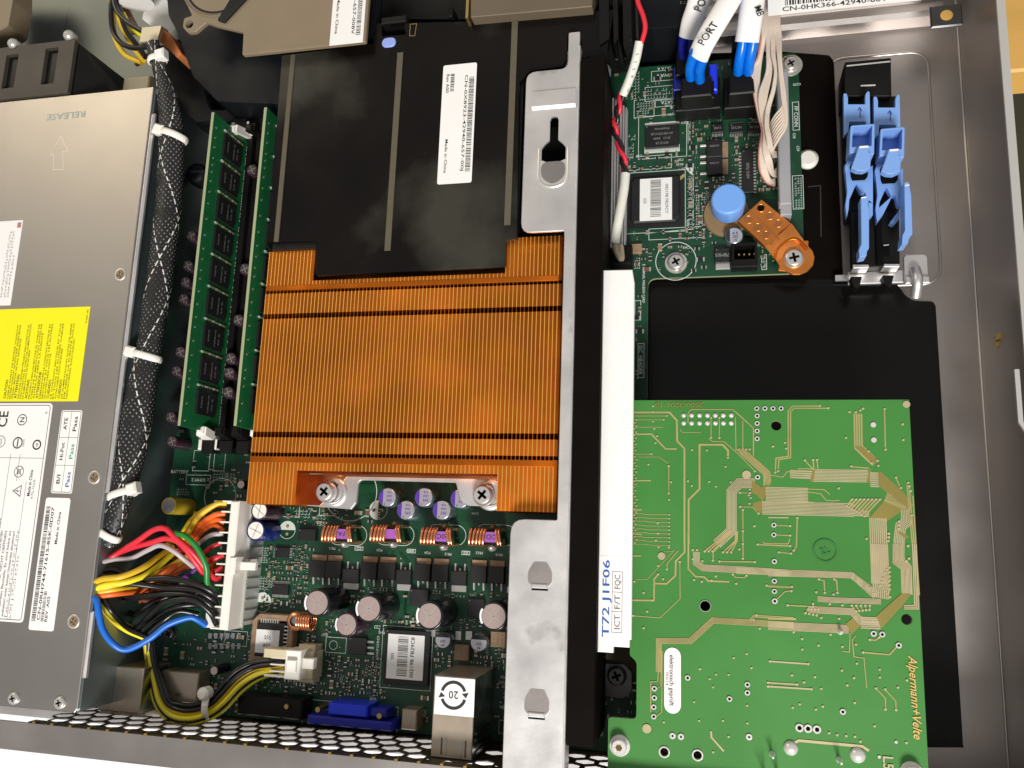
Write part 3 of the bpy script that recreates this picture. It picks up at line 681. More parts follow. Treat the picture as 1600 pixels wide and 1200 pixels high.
# capacitors
def cap(px, py, rpx, h, side, top, kind='vent', lab=None, vang=.8, base=None, lean=None):
    x, y = W(px, py, h); r = MM(rpx, h); reg(x-r, y-r, x+r, y+r); q = MB()
    if kind == 'vent':
        q.lathe(x, y, [(r, 0), (r, h*.02), (r, h*.965), (r*.97, h*.99), (r*.84, h), (r*.82, h-.12)], side, 32)
        q.f.pop(); q.m.pop(); q.sm.pop(); q.flat(circ(x, y, r*.82, 32), h-.12, top)
        for k in range(2 if kind == 'vent' else 0):
            a = vang+k*(math.pi/2 if vang > 0 else .9)
            if vang < 0 and k: a = vang+2.1
            q.line([(x-r*.72*math.cos(a), y-r*.72*math.sin(a)), (x+r*.72*math.cos(a), y+r*.72*math.sin(a))], .34, h-.09, 'legs')
        if lab:
            q.add([(x+(r+.03)*math.cos(a), y+(r+.03)*math.sin(a), z) for z in (h*.25, h*.93) for a in [math.radians(150+i*8) for i in range(9)]], [(i, i+1, 9+i+1, 9+i) for i in range(8)], 'white', True)
            q.flat([(x+r*.98*math.cos(math.radians(150+i*8)), y+r*.98*math.sin(math.radians(150+i*8))) for i in range(9)]+[(x+r*.84*math.cos(math.radians(214-i*8)), y+r*.84*math.sin(math.radians(214-i*8))) for i in range(9)], h+.02, 'white')
    else:
        q.lathe(x, y, [(r, 0), (r, h-.4), (r*.95, h-.1), (r*.9, h)], side, 32); q.f.pop(); q.m.pop(); q.sm.pop(); q.flat(circ(x, y, r*.9, 32), h, top)
        c_ = circ(x, y, r*.9, 36)
        if kind == 'poly':
            q.flat([p_ for p_ in c_ if p_[0] <= x-r*.38], h+.03, 'violet_mark')
            for i, (s_, dy) in enumerate((('816', .52), ('9997', .12), ('560', -.28), ('4', -.68))): q.text(s_, x+r*(.22 if i < 3 else -.25), y+r*dy, h+.05, r*(.30 if i == 2 else .22), 0, 'violet_mark')
        else:
            if kind == 'smdtop': q.flat([p_ for p_ in c_ if p_[1] >= y+r*.3], h+.03, 'ink')
            elif kind == 'smdleft': q.flat([p_ for p_ in c_ if p_[0] <= x-r*.35], h+.03, 'ink')
            for i, s_ in enumerate(lab or ()): q.text(s_, x+(r*.15 if kind == 'smdleft' else 0), y+r*(-.15-.45*i if kind == 'smdtop' else .3-.4*i), h+.05, r*.3, 180 if kind == 'smdtop' else 0, 'ink')
    return q.build('capacitor', mb_)
pc = cap(605, 777, 16, 8.6, 'cap_side', 'cap_silver', 'poly')
wx, wy = W(605, 777, 8.6)
for px, py in ((662, 777), (718, 779), (634, 797), (690, 797)): x, y = W(px, py, 8.6); r = 4; reg(x-r, y-r, x+r, y+r); dup_part(pc, x-wx, y-wy, mb_)
bc = cap(495, 942, 23, 19, 'cap_black', 'cap_pink', lab=1, vang=1.0); wx, wy = W(495, 942, 19)
for px, py in ((576, 951), (671, 962), (771, 963)): x, y = W(px, py, 19); reg(x-5, y-5, x+5, y+5); dup_part(bc, x-wx, y-wy, mb_)
cap(541, 976, 20, 14, 'cap_purple', 'cap_pink', vang=-.6, lab=1)
cap(405, 798, 16, 14, 'cap_purple', 'white_pl', vang=-.7); cap(399, 829, 17.5, 13.5, 'cap_blue', 'white_pl', vang=1.2); cap(263, 790, 15, 14, 'cap_yellow', 'cap_silver', vang=1.57)
for px, py in ((334, 1048), (376, 757)): cap(px, py, 8, 9, 'cap_black', 'cap_pink', vang=1)
pc2 = cap(298, 368, 11, 11, 'cap_purple', 'cap_dim', vang=.4); wx, wy = W(298, 368, 11)
for px, py in ((293, 415), (289, 441), (286, 467), (281, 550), (275, 580), (266, 652), (393, 265), (360, 560), (358, 583), (356, 613), (268, 690), (382, 420), (372, 500)):
    x, y = W(px, py, 11); reg(x-3, y-3, x+3, y+3); dup_part(pc2, x-wx, y-wy, mb_)
cap(692, 1000, 13, 6, 'cap_side', 'cap_silver', 'smdtop', ('25V', '47')); cap(748, 1004, 14, 6, 'cap_side', 'cap_silver', 'smdtop', ('25V', '47')); cap(1147, 368, 14, 6, 'cap_side', 'cap_silver', 'smdleft', ('A K', '220', '10'))

# wound coils standing on edge
def coil(px, py, lab):
    h = 10.5; x, y = W(px, py, h); reg(x-8, y-5, x+8, y+5); q = MB()
    q.prism(rrect(x-6.3, y-2.3, x+5.6, y+2.3, .8), 6.5, h, 'purple', ch=.5, side='cap_purple'); q.flat(rrect(x-5.6, y-1.8, x-1.2, y+1.8, .4), h+.02, 'cap_purple')
    core = q.build('coil', mb_)
    q = MB(); sp = [(-6.0, -5.2), (-4.6, -3.6), (-3.2, -2.2), (-1.9, -.9), (-.6, .3), (5.3, 4.6), (6.4, 5.7)]
    for a, b in sp:
        q.tube([(x+a, y-2.9, 1), (x+a, y-3.0, h-1.2), (x+a+.1, y-2.4, h+.3), (x+(a+b)/2, y, h+.85), (x+b-.1, y+2.4, h+.3), (x+b, y+3.0, h-1.2), (x+b, y+2.9, 1)], .60, 'copper_wire', seg=8, per=4)
    q.lathe(x+2.2, y-3.9, [(1.4, 5), (1.5, 7.8), (.9, 8.8), (.1, 9.2)], 'legs', 12); q.lathe(x+2.2, y+3.8, [(1.1, 5), (1.2, 7), (.7, 8), (.1, 8.3)], 'ferrite', 12)
    q.build('winding', core)
    if lab: q = MB(); q.flat(rect(x+.3, y-1.9, x+4.6, y+1.9), h+.03, 'purple'); q.text(lab, x+2.7, y, h+.06, 1.9, 180, 'ink'); q.build('marking', core)
for px, py, l_ in ((526, 834, '2 FA1'), (602, 834, None), (681, 838, '20C'), (757, 839, 'OD')): coil(px, py, l_)
x, y = W(470, 972, 8); q = MB()
for i in range(6): q.tube([(x-2+i*1.05+.0, y+3.6*math.cos(a)*.9, 4.6+3.6*math.sin(a)) for a in [k_*2*math.pi/14 for k_ in range(15)]], .5, 'copper_wire', seg=6, sm=False)
q.lathe(x-3.2, y, [(3.4, 4), (4.0, 5.5), (3.5, 7), (2.0, 7.2)], 'copper_wire', 20); q.f.pop(); q.m.pop(); q.sm.pop(); q.flat(circ(x-3.2, y, 2.0), 6.2, 'cap_side'); q.build('air_coil', mb_); reg(x-6, y-5, x+6, y+5)
# flat square blocks
for px, py in ((721, 1020), (778, 999)):
    x, y = W(px, py, 3); q = MB(); q.cbox(x, y, 5.8, 5.8, 0, 3, 'tan', ch=.3); reg(x-3, y-3, x+3, y+3)
    for i in range(3):
        for j in range(3): q.flat(circ(x-1.7+i*1.7, y-1.7+j*1.7, .5, 10), 3.03, 'ferrite')
    q.build('power_inductor', mb_)
for px0, py0, px1, py1 in ((712, 986, 720, 1000), (728, 986, 737, 1000), (784, 935, 812, 942), (798, 1012, 812, 1020), (666, 975, 680, 995)):
    a = RX(px0, py0, px1, py1, .8); q = MB(); q.box(*a, .1, .8, 'legs'); reg(*a); q.build('solder_pad', mb_)

# memory sockets with latches
def latch(x, ya, sg, mt):
    q = MB(); q.hexa([(x-2.6, min(ya, ya+sg*3.5), 8), (x+2.6, min(ya, ya+sg*3.5), 8), (x+2.6, max(ya, ya+sg*3.5), 8), (x-2.6, max(ya, ya+sg*3.5), 8)], [(x-2.2, min(ya-sg*2.5, ya+sg*1), 19), (x+2.2, min(ya-sg*2.5, ya+sg*1), 19), (x+2.2, max(ya-sg*2.5, ya+sg*1), 19), (x-2.2, max(ya-sg*2.5, ya+sg*1), 19)], mt)
    q.cbox(x, ya+sg*3.8, 10.5, 4.8, 8, 13, mt, ch=.6); q.cbox(x, ya-sg*1.2, 3, 3, 17, 20.5, mt, ch=.6); return q
DX = [W(333, 174, 34)[0], W(415, 168, 34)[0]]; DY1 = W(338, 175, 34)[1]; DY0 = W(279, 665, 34)[1]
for i, x in enumerate((DX[0], DX[0]+8.5, DX[1], DX[1]-8.5)):
    q = MB(); q.prism([(x-3.3, DY0-6), (x+3.3, DY0-6), (x+3.3, DY1+6), (x-3.3, DY1+6)], 0, 8, 'black', ch=.3, holes=[rect(x-.9, DY0-1, x+.9, DY1+1)]); q.flat(rect(x-.9, DY0-1, x+.9, DY1+1), 2, 'hole')
    q.box(x-2.9, DY0-8.5, x+2.9, DY0-3.2, 8, 14, 'black', ch=.5); q.box(x-2.9, DY1+3.2, x+2.9, DY1+8.5, 8, 14, 'black', ch=.5)
    s_ = q.build('memory_socket', mb_); reg(x-3.3, DY0-6, x+3.3, DY1+6)
    mt = 'ivory' if i in (0, 2) else 'black'
    latch(x, DY0-1, -1, 'white_pl' if mt == 'ivory' else 'black').build('latch', s_); latch(x, DY1+1, 1, 'white_pl' if mt == 'ivory' else 'black').build('latch', s_)

# connectors on the board
q = MB()                                                # black SATA sockets
for a0, a1, b0, b1 in ((1055, 1126, 146, 168), (1131, 1182, 143, 166)):
    a = RX(a0, b0, a1, b1, 9); q.box(*a, 0, 9, 'black', ch=.4); reg(*a); q.box(a[0], a[3]-.1, a[2], a[3]+7, 0, 7, 'black', ch=.3)
q.build('drive_socket', mb_)
q = MB(); a = RX(1052, 105, 1066, 140, 8); q.box(*a, 0, 8, 'vga', ch=.3); a = RX(1108, 100, 1121, 140, 12); q.box(*a, 0, 12, 'vga_b', ch=.5); q.build('drive_socket', mb_, 'deep blue drive socket behind the black ones')
q = MB(); a = RX(1126, 380, 1184, 416, 6); a = (a[0]+4, *a[1:]); reg(*a); q.prism(rect(*a), 0, 6, 'black', ch=.3, holes=[rect(a[0]+1, a[1]+3, a[2]-1, a[3]-1.4)]); q.flat(rect(*a), .6, 'hole')
for i in range(4): q.box(a[0]+2.5+i*1.9, a[1]+5, a[0]+3.1+i*1.9, a[1]+5.6, .6, 5, 'brass')
q.build('small_header', mb_)
q = MB(); a = RX(952, 383, 987, 412, 7); q.box(*a, 0, 7, 'black', ch=.6); q.box(a[0]+2, a[1]+1.5, a[2]-2.5, a[3]-1, 7, 9, 'black', ch=.4); reg(*a); q.build('fan_header', mb_)
q = MB(); a = RX(1214, 118, 1240, 335, 9)                # front panel ribbon socket
q.prism(rect(a[0], a[1], a[2]-.6, a[3]), 0, 9, 'gray_conn', ch=.3)
for px, py in ((1222, 290), (1226, 311), (1223, 124)): c_ = W(px, py, 9); q.flat(rect(c_[0]-1, c_[1]-.8, c_[0]+1, c_[1]+.8), 9.03, 'hole')
c_ = W(1226, 300, 9); q.flat([(c_[0]-.9, c_[1]-.8), (c_[0]+.9, c_[1]-.8), (c_[0], c_[1]+.9)], 9.04, 'teal_ink'); c_ = W(1222, 113, 9); q.flat([(c_[0]-.9, c_[1]-.8), (c_[0]+.9, c_[1]-.8), (c_[0], c_[1]+.9)], 9.04, 'teal_ink')
c_ = W(1226, 317, 9); q.cbox(c_[0], c_[1], 4.6, 1.2, 8, 9.6, 'solder', ch=.2); q.build('ribbon_socket', mb_); reg(*a)
# 24-pin socket
a = RX(352, 782, 355, 985, 20); sx0, sx1, sy0, sy1 = a[0]+2.2, a[2]+1.2, a[1], a[3]
q = MB(); q.box(sx0-5.5, sy0+1, sx1-.4, sy1-1, 0, 11, 'white_clear', ch=.4)
for i in range(12): y_ = sy0+2.5+i*(sy1-sy0-4)/11; q.box(sx1-.4, y_-.15, sx1, y_+.15, 1, 10.5, 'gray_conn')
q.box(sx1-.4, (sy0+sy1)/2-2, sx1+.9, (sy0+sy1)/2+2, 6, 13, 'white_pl', ch=.2); q.build('power_socket', mb_); reg(sx0-6, sy0, sx1+1, sy1)
a = RX(428, 1012, 487, 1066, 9); q = MB(); q.box(a[0]+4, a[1]+.8, a[2]-.3, a[3]-.6, 0, 8.6, 'ivory', ch=.4); q.box(a[0]+9, a[3]-1, a[2]-1, a[3]+1.6, 0, 6, 'ivory', ch=.3); q.box(a[0]+9, a[1]-1, a[2]-1, a[1]+1, 0, 6, 'ivory', ch=.3); q.build('processor_power_socket', mb_); reg(*a)

# ports along the rear edge
x0, x1, yt, ybm = W(679, 1055, 28)[0], W(742, 1062, 28)[0], W(742, 1060, 28)[1], -76.3
q = MB(); q.box(x0, ybm, x1, yt, .2, 28, 'tin', ch=.25)
q.add([(x1+.03, ybm+.5, 1), (x1+.03, yt-.4, 1), (x1+.03, yt-.4, 27.6), (x1+.03, ybm+.5, 27.6)], [(0, 1, 2, 3)], 'tin_green')
for k in range(4): q.box(x1-.1, ybm+1+k*2.1, x1+.5, ybm+2+k*2.1, 4+k, 24, 'steel_dark')
q.cbox((x0+x1)/2-3.6, ybm+3.8, .5, 5.5, 27.9, 28.15, 'steel_dark'); q.cbox((x0+x1)/2-2.0, ybm+3.8, .5, 5.5, 27.9, 28.15, 'tin_green'); q.cbox((x0+x1)/2+5, ybm+3.4, .5, 5.5, 27.9, 28.15, 'steel_dark'); q.cbox((x0+x1)/2+3.6, ybm+3.4, .5, 5.5, 27.9, 28.15, 'tin_green')
rj = q.build('network_port', mb_); reg(x0, ybm, x1, yt)
q = MB(); a = RX(681, 1057, 740, 1121, 28.1); q.box(*a, 28.01, 28.12, 'white'); cx, cy = (a[0]+a[2])/2-.4, (a[1]+a[3])/2+.5
for s0, s1 in ((20, 165), (200, 345)):
    po = [(cx+4.3*math.cos(math.radians(t_)), cy+4.3*math.sin(math.radians(t_))) for t_ in range(s0, s1, 6)]; q.line(po, 1.1, 28.15, 'ink')
for aa in (12, 192):
    c_, s_ = math.cos(math.radians(aa)), math.sin(math.radians(aa)); bx_, by_ = cx+4.3*c_, cy+4.3*s_
    q.flat([(bx_+1.3*c_, by_+1.3*s_), (bx_-1.3*c_, by_-1.3*s_), (bx_+1.7*s_, by_-1.7*c_)], 28.16, 'ink')
q.text('20', cx, cy, 28.15, 2.6, 180, 'ink', shear=0); q.build('recycling_label', rj)
q = MB(); a = RX(513, 1098, 573, 1122, 11); q.box(a[0], a[1], a[2], a[3], 0, 11, 'vga_b', ch=.5); a2_ = RX(480, 1117, 612, 1144, 11); q.box(a2_[0], a2_[1], a2_[2], a2_[3], 0, 11, 'vga', ch=.6); q.box(a[2], a[1], a[2]+7, a[3]-1, 0, 9, 'vga', ch=.6)
for px, py in ((498, 1108), (594, 1118)): c_ = W(px, py, 9); q.cyl(c_[0], c_[1], 0, 10, 1.0, 'brass', 12)
q.build('video_port', mb_); reg(*a2_); reg(*a)
q = MB(); a = RX(372, 1085, 470, 1126, 9); q.box(*a, 0, 9, 'black', ch=.6); c_ = W(450, 1103, 9); q.cyl(c_[0], c_[1], 9, 10.5, .9, 'brass', 12); q.build('serial_port', mb_); reg(*a)
q = MB(); a = RX(160, 1039, 217, 1114, 17); q.box(a[0], a[1]-.5, a[2], a[3], 0, 17, 'tin', ch=.4); q.box(a[0]-1, ybm, a[2]+.5, a[1]-.5, 0, 14, 'tin', ch=.3)
q.add([(a[2]+.03, a[1], 1), (a[2]+.03, a[3]-.3, 1), (a[2]+.03, a[3]-.3, 16.4), (a[2]+.03, a[1], 16.4)], [(0, 1, 2, 3)], 'tin_green'); q.text('TYCO', (a[0]+a[2])/2, (a[1]+a[3])/2, 17.03, .9, 180, 'tin_green'); q.build('usb_port', mb_); reg(*a)
q = MB(); a = RX(253, 1047, 306, 1100, 8); q.box(*a, 0, 8, 'tin', ch=.4); q.text('HEE', (a[0]+a[2])/2, a[1]+3, 8.03, 1.3, 0, 'steel_dark'); q.build('usb_port', mb_); reg(*a)
q = MB(); a = RX(628, 1108, 650, 1142, 8); q.box(*a, 0, 8, 'tin', ch=.4); q.build('status_lamp_housing', mb_)
# row of small header pins near the 24-pin socket
for rr in (989, 1005):
    for i in range(6):
        a = RX(326+i*9, rr, 330+i*9, rr+9, .6); q = MB(); q.box(*a, .05, .6, 'gray_conn'); q.build('pin_pad', mb_)

# small surface-mount components
smd = []
def smd_area(px0, py0, px1, py1, n, seed, dark=.5):
    r_ = random.Random(seed); x0, y0, x1, y1 = RX(px0, py0, px1, py1, 0); k = 0; tries = 0
    while k < n and tries < n*25:
        tries += 1; L_, w_ = r_.choice(((1.0, .5), (1.6, .8), (1.6, .8), (2.0, 1.25), (3.2, 1.6)))
        x = round(r_.uniform(x0, x1)/1.3)*1.3; y = round(r_.uniform(y0, y1)/1.1)*1.1; v = r_.random() < .5
        if not inboard(x, y, 2) or occupied(x, y, L_/2, .15): continue
        hx, hy = (w_/2, L_/2) if v else (L_/2, w_/2); reg(x-hx-.12, y-hy-.12, x+hx+.12, y+hy+.12)
        smd.append((L_*w_, x, y, hx, hy, v, r_.choice(('smd_black', 'smd_black', 'smd_brown', 'tan')))); k += 1
for i, A in enumerate(((400, 850, 482, 950, 90), (455, 945, 490, 1080, 34), (486, 920, 560, 990, 30), (500, 1020, 600, 1092, 80), (560, 905, 830, 945, 60), (600, 960, 820, 1050, 70), (1075, 170, 1215, 300, 120), (1060, 262, 1100, 375, 50), (975, 245, 1060, 262, 16), (985, 362, 1215, 425, 50), (960, 400, 1008, 620, 40), (240, 985, 400, 1140, 60), (385, 1020, 480, 1090, 20), (440, 790, 600, 820, 26), (660, 1045, 830, 1150, 26), (960, 105, 1060, 190, 22), (1080, 270, 1110, 340, 20), (330, 700, 390, 790, 20), (1000, 95, 1240, 135, 30), (930, 1040, 1000, 1150, 24), (250, 660, 330, 780, 8))): smd_area(*A, seed=100+i)
def smd_geo(q, a):
    _, x, y, hx, hy, v, mt = a; h_ = .45 if mt == 'smd_black' else .8
    if v: q.box(x-hx, y-hy*.62, x+hx, y+hy*.62, .1, h_, mt); q.box(x-hx, y-hy, x+hx, y-hy*.62, .1, h_+.03, 'legs'); q.box(x-hx, y+hy*.62, x+hx, y+hy, .1, h_+.03, 'legs')
    else: q.box(x-hx*.62, y-hy, x+hx*.62, y+hy, .1, h_, mt); q.box(x-hx, y-hy, x-hx*.62, y+hy, .1, h_+.03, 'legs'); q.box(x+hx*.62, y-hy, x+hx, y+hy, .1, h_+.03, 'legs')
smd.sort(key=lambda a: -a[0])
for a in smd[:100]: q = MB(); smd_geo(q, a); q.build('surface_component', mb_)
q = MB()
for a in smd[100:]: smd_geo(q, a)
tag(q.build('surface_components', mb_), kind='stuff')

# screws that hold the boards
def screw_thing(px, py, z, r, label, m_='legs', ang=.5, washer=None, h=1.8):
    x, y = W(px, py, z+h); q = MB(); screw(q, x, y, z, r, m_, ang, h, washer); o = q.build('screw'); tag(o, label, 'screw'); return o
screw_thing(1056, 408, .4, 3.4, 'silver screw in a white-ringed hole of the green board, left of the copper bracket', washer=4.4)
screw_thing(1236, 98, .4, 3.0, 'silver screw at the top right corner of the green board beside the ribbon cable', washer=4.6)
screw_thing(262, 990, .4, 2.6, 'dull screw in the board below the blue wire', 'steel_dark', washer=3.4)
# ------------------------------------------------------------------ power supply
XP = -230.3; PT = 184.5; PB = -72.0
psu = thing('power_supply', 'long grey steel power supply with yellow and white labels', 'power supply', (XP-55, 55, Z_FLOOR))
m = MB()
cov = [(-420, PB+.5), (XP-1, PB+.5), (XP, PB+2), (XP, PT), (-420, PT)]
m.prism(cov, Z_PSU-1.0, Z_PSU, 'steel_psu', ch=.25, bottom=True)
a = W(188, 428, Z_PSU)
# stamped arrow and word
ar = WP([(95, 213), (106, 236), (98, 237), (99, 265), (83, 265), (84, 241), (78, 243)], Z_PSU)
m.line(ar, .2, Z_PSU+.04, 'steel_bright', closed=True)
c_ = W(103, 181, Z_PSU); m.text('RELEASE', c_[0], c_[1], Z_PSU+.04, 3.0, 180, 'steel_side', fit=20)
m.build('cover', psu)
m = MB()
m.box(-420, PB+1, XP+.6, PT-.4, Z_FLOOR+.1, Z_PSU-1.05, 'steel_side', ch=0)
b_ = W(172, 770, Z_PSU)[1]
m.prism([(XP-.2, b_), (XP+1.6, b_), (XP+1.6, PT-12), (XP-.2, PT-12)], Z_PSU-2.2, Z_PSU-.35, 'steel_bright', ch=.8)
yb2 = W(127, 1060, Z_PSU)[1]; yb3 = W(137, 955, Z_PSU)[1]
m.prism([(XP-.2, yb2), (XP+1.4, yb2), (XP+1.4, yb3), (XP-.2, yb3)], Z_PSU-2.2, Z_PSU-.35, 'steel_bright', ch=.6)
m.build('side_panel', psu)
m = MB()
for px, py in ((188, 429), (147, 746), (115, 971)):
    x, y = W(px, py, Z_PSU)
    q = MB(); q.lathe(x, y, [(2.7, Z_PSU), (2.6, Z_PSU+.35), (2.1, Z_PSU+.12)], 'steel_bright', 24); q.f.pop(); q.m.pop(); q.sm.pop(); q.flat(circ(x, y, 2.1), Z_PSU+.1, 'ferrite'); q.flat(crossp(x, y, 1.3, .32, .3), Z_PSU+.13, 'hole'); q.flat(crossp(x+.1, y+.1, .9, .1, .3), Z_PSU+.15, 'legs'); q.build('screw', psu)
for px, py in ((22, 1091), (94, 1098)):
    x, y = W(px, py, Z_PSU); q = MB(); screw(q, x, y, Z_PSU, 2.4, 'legs', .3, 1.0); q.build('screw', psu)
zl = Z_PSU+.12
def lines(q, x, y0, n, pitch, cap, length, m_, seed, cjk=False):      # rows of small print, reading upwards
    r_ = random.Random(seed)
    WORDS = 'RISQUE DE CHOC ELECTRIQUE DEBRANCHER LE CORDON SECTEUR ET TOUS LES AUTRES CABLES AVANT DE RETIRER VORSICHT NETZSTECKER ZIEHEN BEVOR SIE DAS GEHAEUSE OEFFNEN PELIGRO DESCONECTAR EL CABLE DE ALIMENTACION ANTES DE ABRIR LA FUENTE SOLO PERSONAL TECNICO CALIFICADO PERSONALE AUTORIZZATO'.split()
    k = r_.randrange(len(WORDS)-12)
    for i in range(n):
        ln = length*(1 if i < n-1 else r_.uniform(.5, .9))
        if cjk:
            yy_ = y0
            while yy_ < y0+ln:
                for _ in range(3):
                    a_, b_2 = r_.uniform(-.5, .5)*cap, r_.uniform(-.5, .5)*cap
                    if r_.random() < .5: q.flat(rect(x+i*pitch-cap*.45, yy_+a_-.06, x+i*pitch+cap*.45, yy_+a_+.06), zl+.05, m_)
                    else: q.flat(rect(x+i*pitch+a_-.06, yy_-cap*.45, x+i*pitch+a_+.06, yy_+cap*.45), zl+.05, m_)
                yy_ += cap*1.25
        else:
            q.text(' '.join(WORDS[(k+i*3+j) % len(WORDS)] for j in range(5)), x+i*pitch, y0, zl+.05, cap, 90, m_, align='L', fit=ln)
# yellow warning label
yx1 = W(132, 552, Z_PSU)[0]; yy1 = W(142, 479, Z_PSU)[1]; yy0 = W(122, 627, Z_PSU)[1]
q = MB(); q.box(yx1-62, yy0, yx1, yy1, Z_PSU+.02, zl, 'yellow_label')
heads = ['CAUTION', 'ATTENTION', 'ACHTUNG', 'ATTENZIONE', 'CUIDADO', 'CUIDADO']
for i, h_ in enumerate(heads[::-1]):
    x = yx1-9.3-i*5.3; q.text(h_, x-.2, yy0+1.2, zl+.05, 1.25, 90, 'ink', align='L', fit=len(h_)*1.12); lines(q, x+1.3, yy0+1.0, 3, 1.15, .75, (yy1-yy0)*.80, 'ink_yel', 20+i)
q.text('P/N NR037  DM-1', yx1-1.0, yy1-4.2, zl+.05, .7, 90, 'ink_yel', fit=6); q.build('warning_label', psu)
# white label above
q = MB(); a = W(36, 344, Z_PSU); b = W(17, 477, Z_PSU); q.box(a[0]-40, b[1], (a[0]+b[0])/2, a[1], Z_PSU+.02, zl, 'white'); x = (a[0]+b[0])/2; lines(q, x-5.5, b[1]+4, 3, 1.7, 1.1, (a[1]-b[1])-9, 'ink_gray', 31, True); q.cbox(x-1.6, a[1]-2.2, 2, 2.4, zl, zl+.03, 'ink_red'); q.build('paper_label', psu)
# big approval label
q = MB(); bx1 = (W(84, 640, Z_PSU)[0]+W(44, 900, Z_PSU)[0])/2; by1 = W(80, 630, Z_PSU)[1]; by0 = W(34, 973, Z_PSU)[1]
q.prism(rrect(bx1-60, by0, bx1, by1, 1.6), Z_PSU+.02, zl, 'white'); q.line(rrect(bx1-59, by0+.9, bx1-1, by1-.9, 1.2), .25, zl+.04, 'ink', closed=True)
def P0(px, py): return W(px, py, Z_PSU)
x, y = P0(35, 656); q.ring(x, y, 2.0, 2.35, zl+.05, 'ink', 30); q.text('N', x, y, zl+.06, 2.2, 90, 'ink')
x, y = P0(5, 655); q.text('CE', x, y, zl+.06, 4.6, 90, 'ink', fit=6.6)
x, y = P0(28, 692); q.ring(x, y, 1.9, 2.4, zl+.05, 'ink', 30); q.cbox(x, y, .5, 3.4, zl, zl+.06, 'ink'); q.text('R33275', x+2.9, y, zl+.05, .7, 90, 'ink_gray')
x, y = P0(58, 695); q.ring(x, y, 1.5, 2.1, zl+.05, 'ink', 30); q.text('10', x, y, zl+.06, 1.2, 90, 'ink'); x, y = P0(1, 690); q.ring(x, y, 2.2, 2.45, zl+.05, 'ink', 30); q.text('CCC', x, y, zl+.05, 1.4, 90, 'ink', fit=2.8)
x, y = P0(30, 737); q.ring(x, y, 2.1, 2.35, zl+.05, 'ink', 30); q.line([(x-1.5, y-1.5), (x+1.5, y+1.5)], .25, zl+.05, 'ink'); q.line([(x-1.5, y+1.5), (x+1.5, y-1.5)], .25, zl+.05, 'ink'); q.ring(x, y, .8, 1.0, zl+.05, 'ink')
x, y = P0(27, 767); q.line([(x+1.8, y-2.2), (x+1.8, y+2.2), (x-1.9, y)], .3, zl+.05, 'ink', closed=True); q.line([(x-1, y), (x+.3, y+.3), (x+.1, y-.4), (x+1.3, y)], .25, zl+.05, 'ink')
for px in (73, 45, 20):
    a = P0(px, 717); 
for xx, ya_, yb_ in ((bx1-7.6, by0+1, by1-32), (bx1-17, by0+1, by1-21), (bx1-12.4, by1-32, by1-21)): q.line([(xx, ya_), (xx, yb_)], .15, zl+.04, 'ink')
yl = P0(60, 716)[1]; q.line([(bx1-59, yl), (bx1-1, yl)], .15, zl+.04, 'ink')
q.text('Made in China', bx1-5.8, yl-10, zl+.05, 1.5, 90, 'ink', fit=10.5); lines(q, bx1-3.9, yl-16, 1, 1, 1.1, 13, 'ink', 5, True)
for i, s_ in enumerate(('enthalten! unter keinen Umstanden abnehmen!', 'wartenden Bauteile. Es sind keine zu', 'GEFAHRENZONE  NICHT OEFFNEN', 'CET ENTRETIEN NE PAS OUVRIR AVANT L\'ENTRETIEN', 'NO OPERATOR SERVICEABLE PARTS INSIDE')): q.text(s_, bx1-10.2-i*1.9, by0+1.8, zl+.05, 1.2, 90, 'ink_gray', align='L', fit=33 if i < 4 else 38)
lines(q, bx1-8.4, by0+2, 2, 1.9, 1.3, 33, 'ink_gray', 8, True); lines(q, bx1-22, by0+2, 3, 2.2, 1.3, 40, 'ink_gray', 9, True); q.text('FJ', bx1-2.6, by1-4.0, zl+.05, .9, 90, 'ink_gray'); q.build('approval_label', psu)
# pass label
q = MB(); ax0 = P0(88, 708)[0]; ax1 = P0(121, 705)[0]; ay1 = P0(110, 641)[1]; ay0 = P0(97, 771)[1]
q.prism(rrect(ax0, ay0, ax1, ay1, .9), Z_PSU+.02, zl, 'white'); q.line(rrect(ax0+.5, ay0+.5, ax1-.5, ay1-.5, .6), .2, zl+.04, 'ink', closed=True)
q.line([((ax0+ax1)/2, ay0+.5), ((ax0+ax1)/2, ay1-.5)], .14, zl+.04, 'ink'); hh = (ay1-ay0)/3
for i in (1, 2): q.line([(ax0+.5, ay0+hh*i), (ax1-.5, ay0+hh*i)], .14, zl+.04, 'ink')
for i, (s_, c_) in enumerate((('B/I', 'ink_blue'), ('Hi-Pot', 'ink_teal'), ('ATE', 'ink'))):
    yc = ay0+hh*(i+.5); q.text(s_, ax0+(ax1-ax0)*.27, yc, zl+.05, 1.7, 90, 'ink', fit=(3.6, 7, 5)[i]); q.text('Pass', ax0+(ax1-ax0)*.73, yc, zl+.05, 1.8, 90, c_, fit=6)
q.build('test_label', psu)
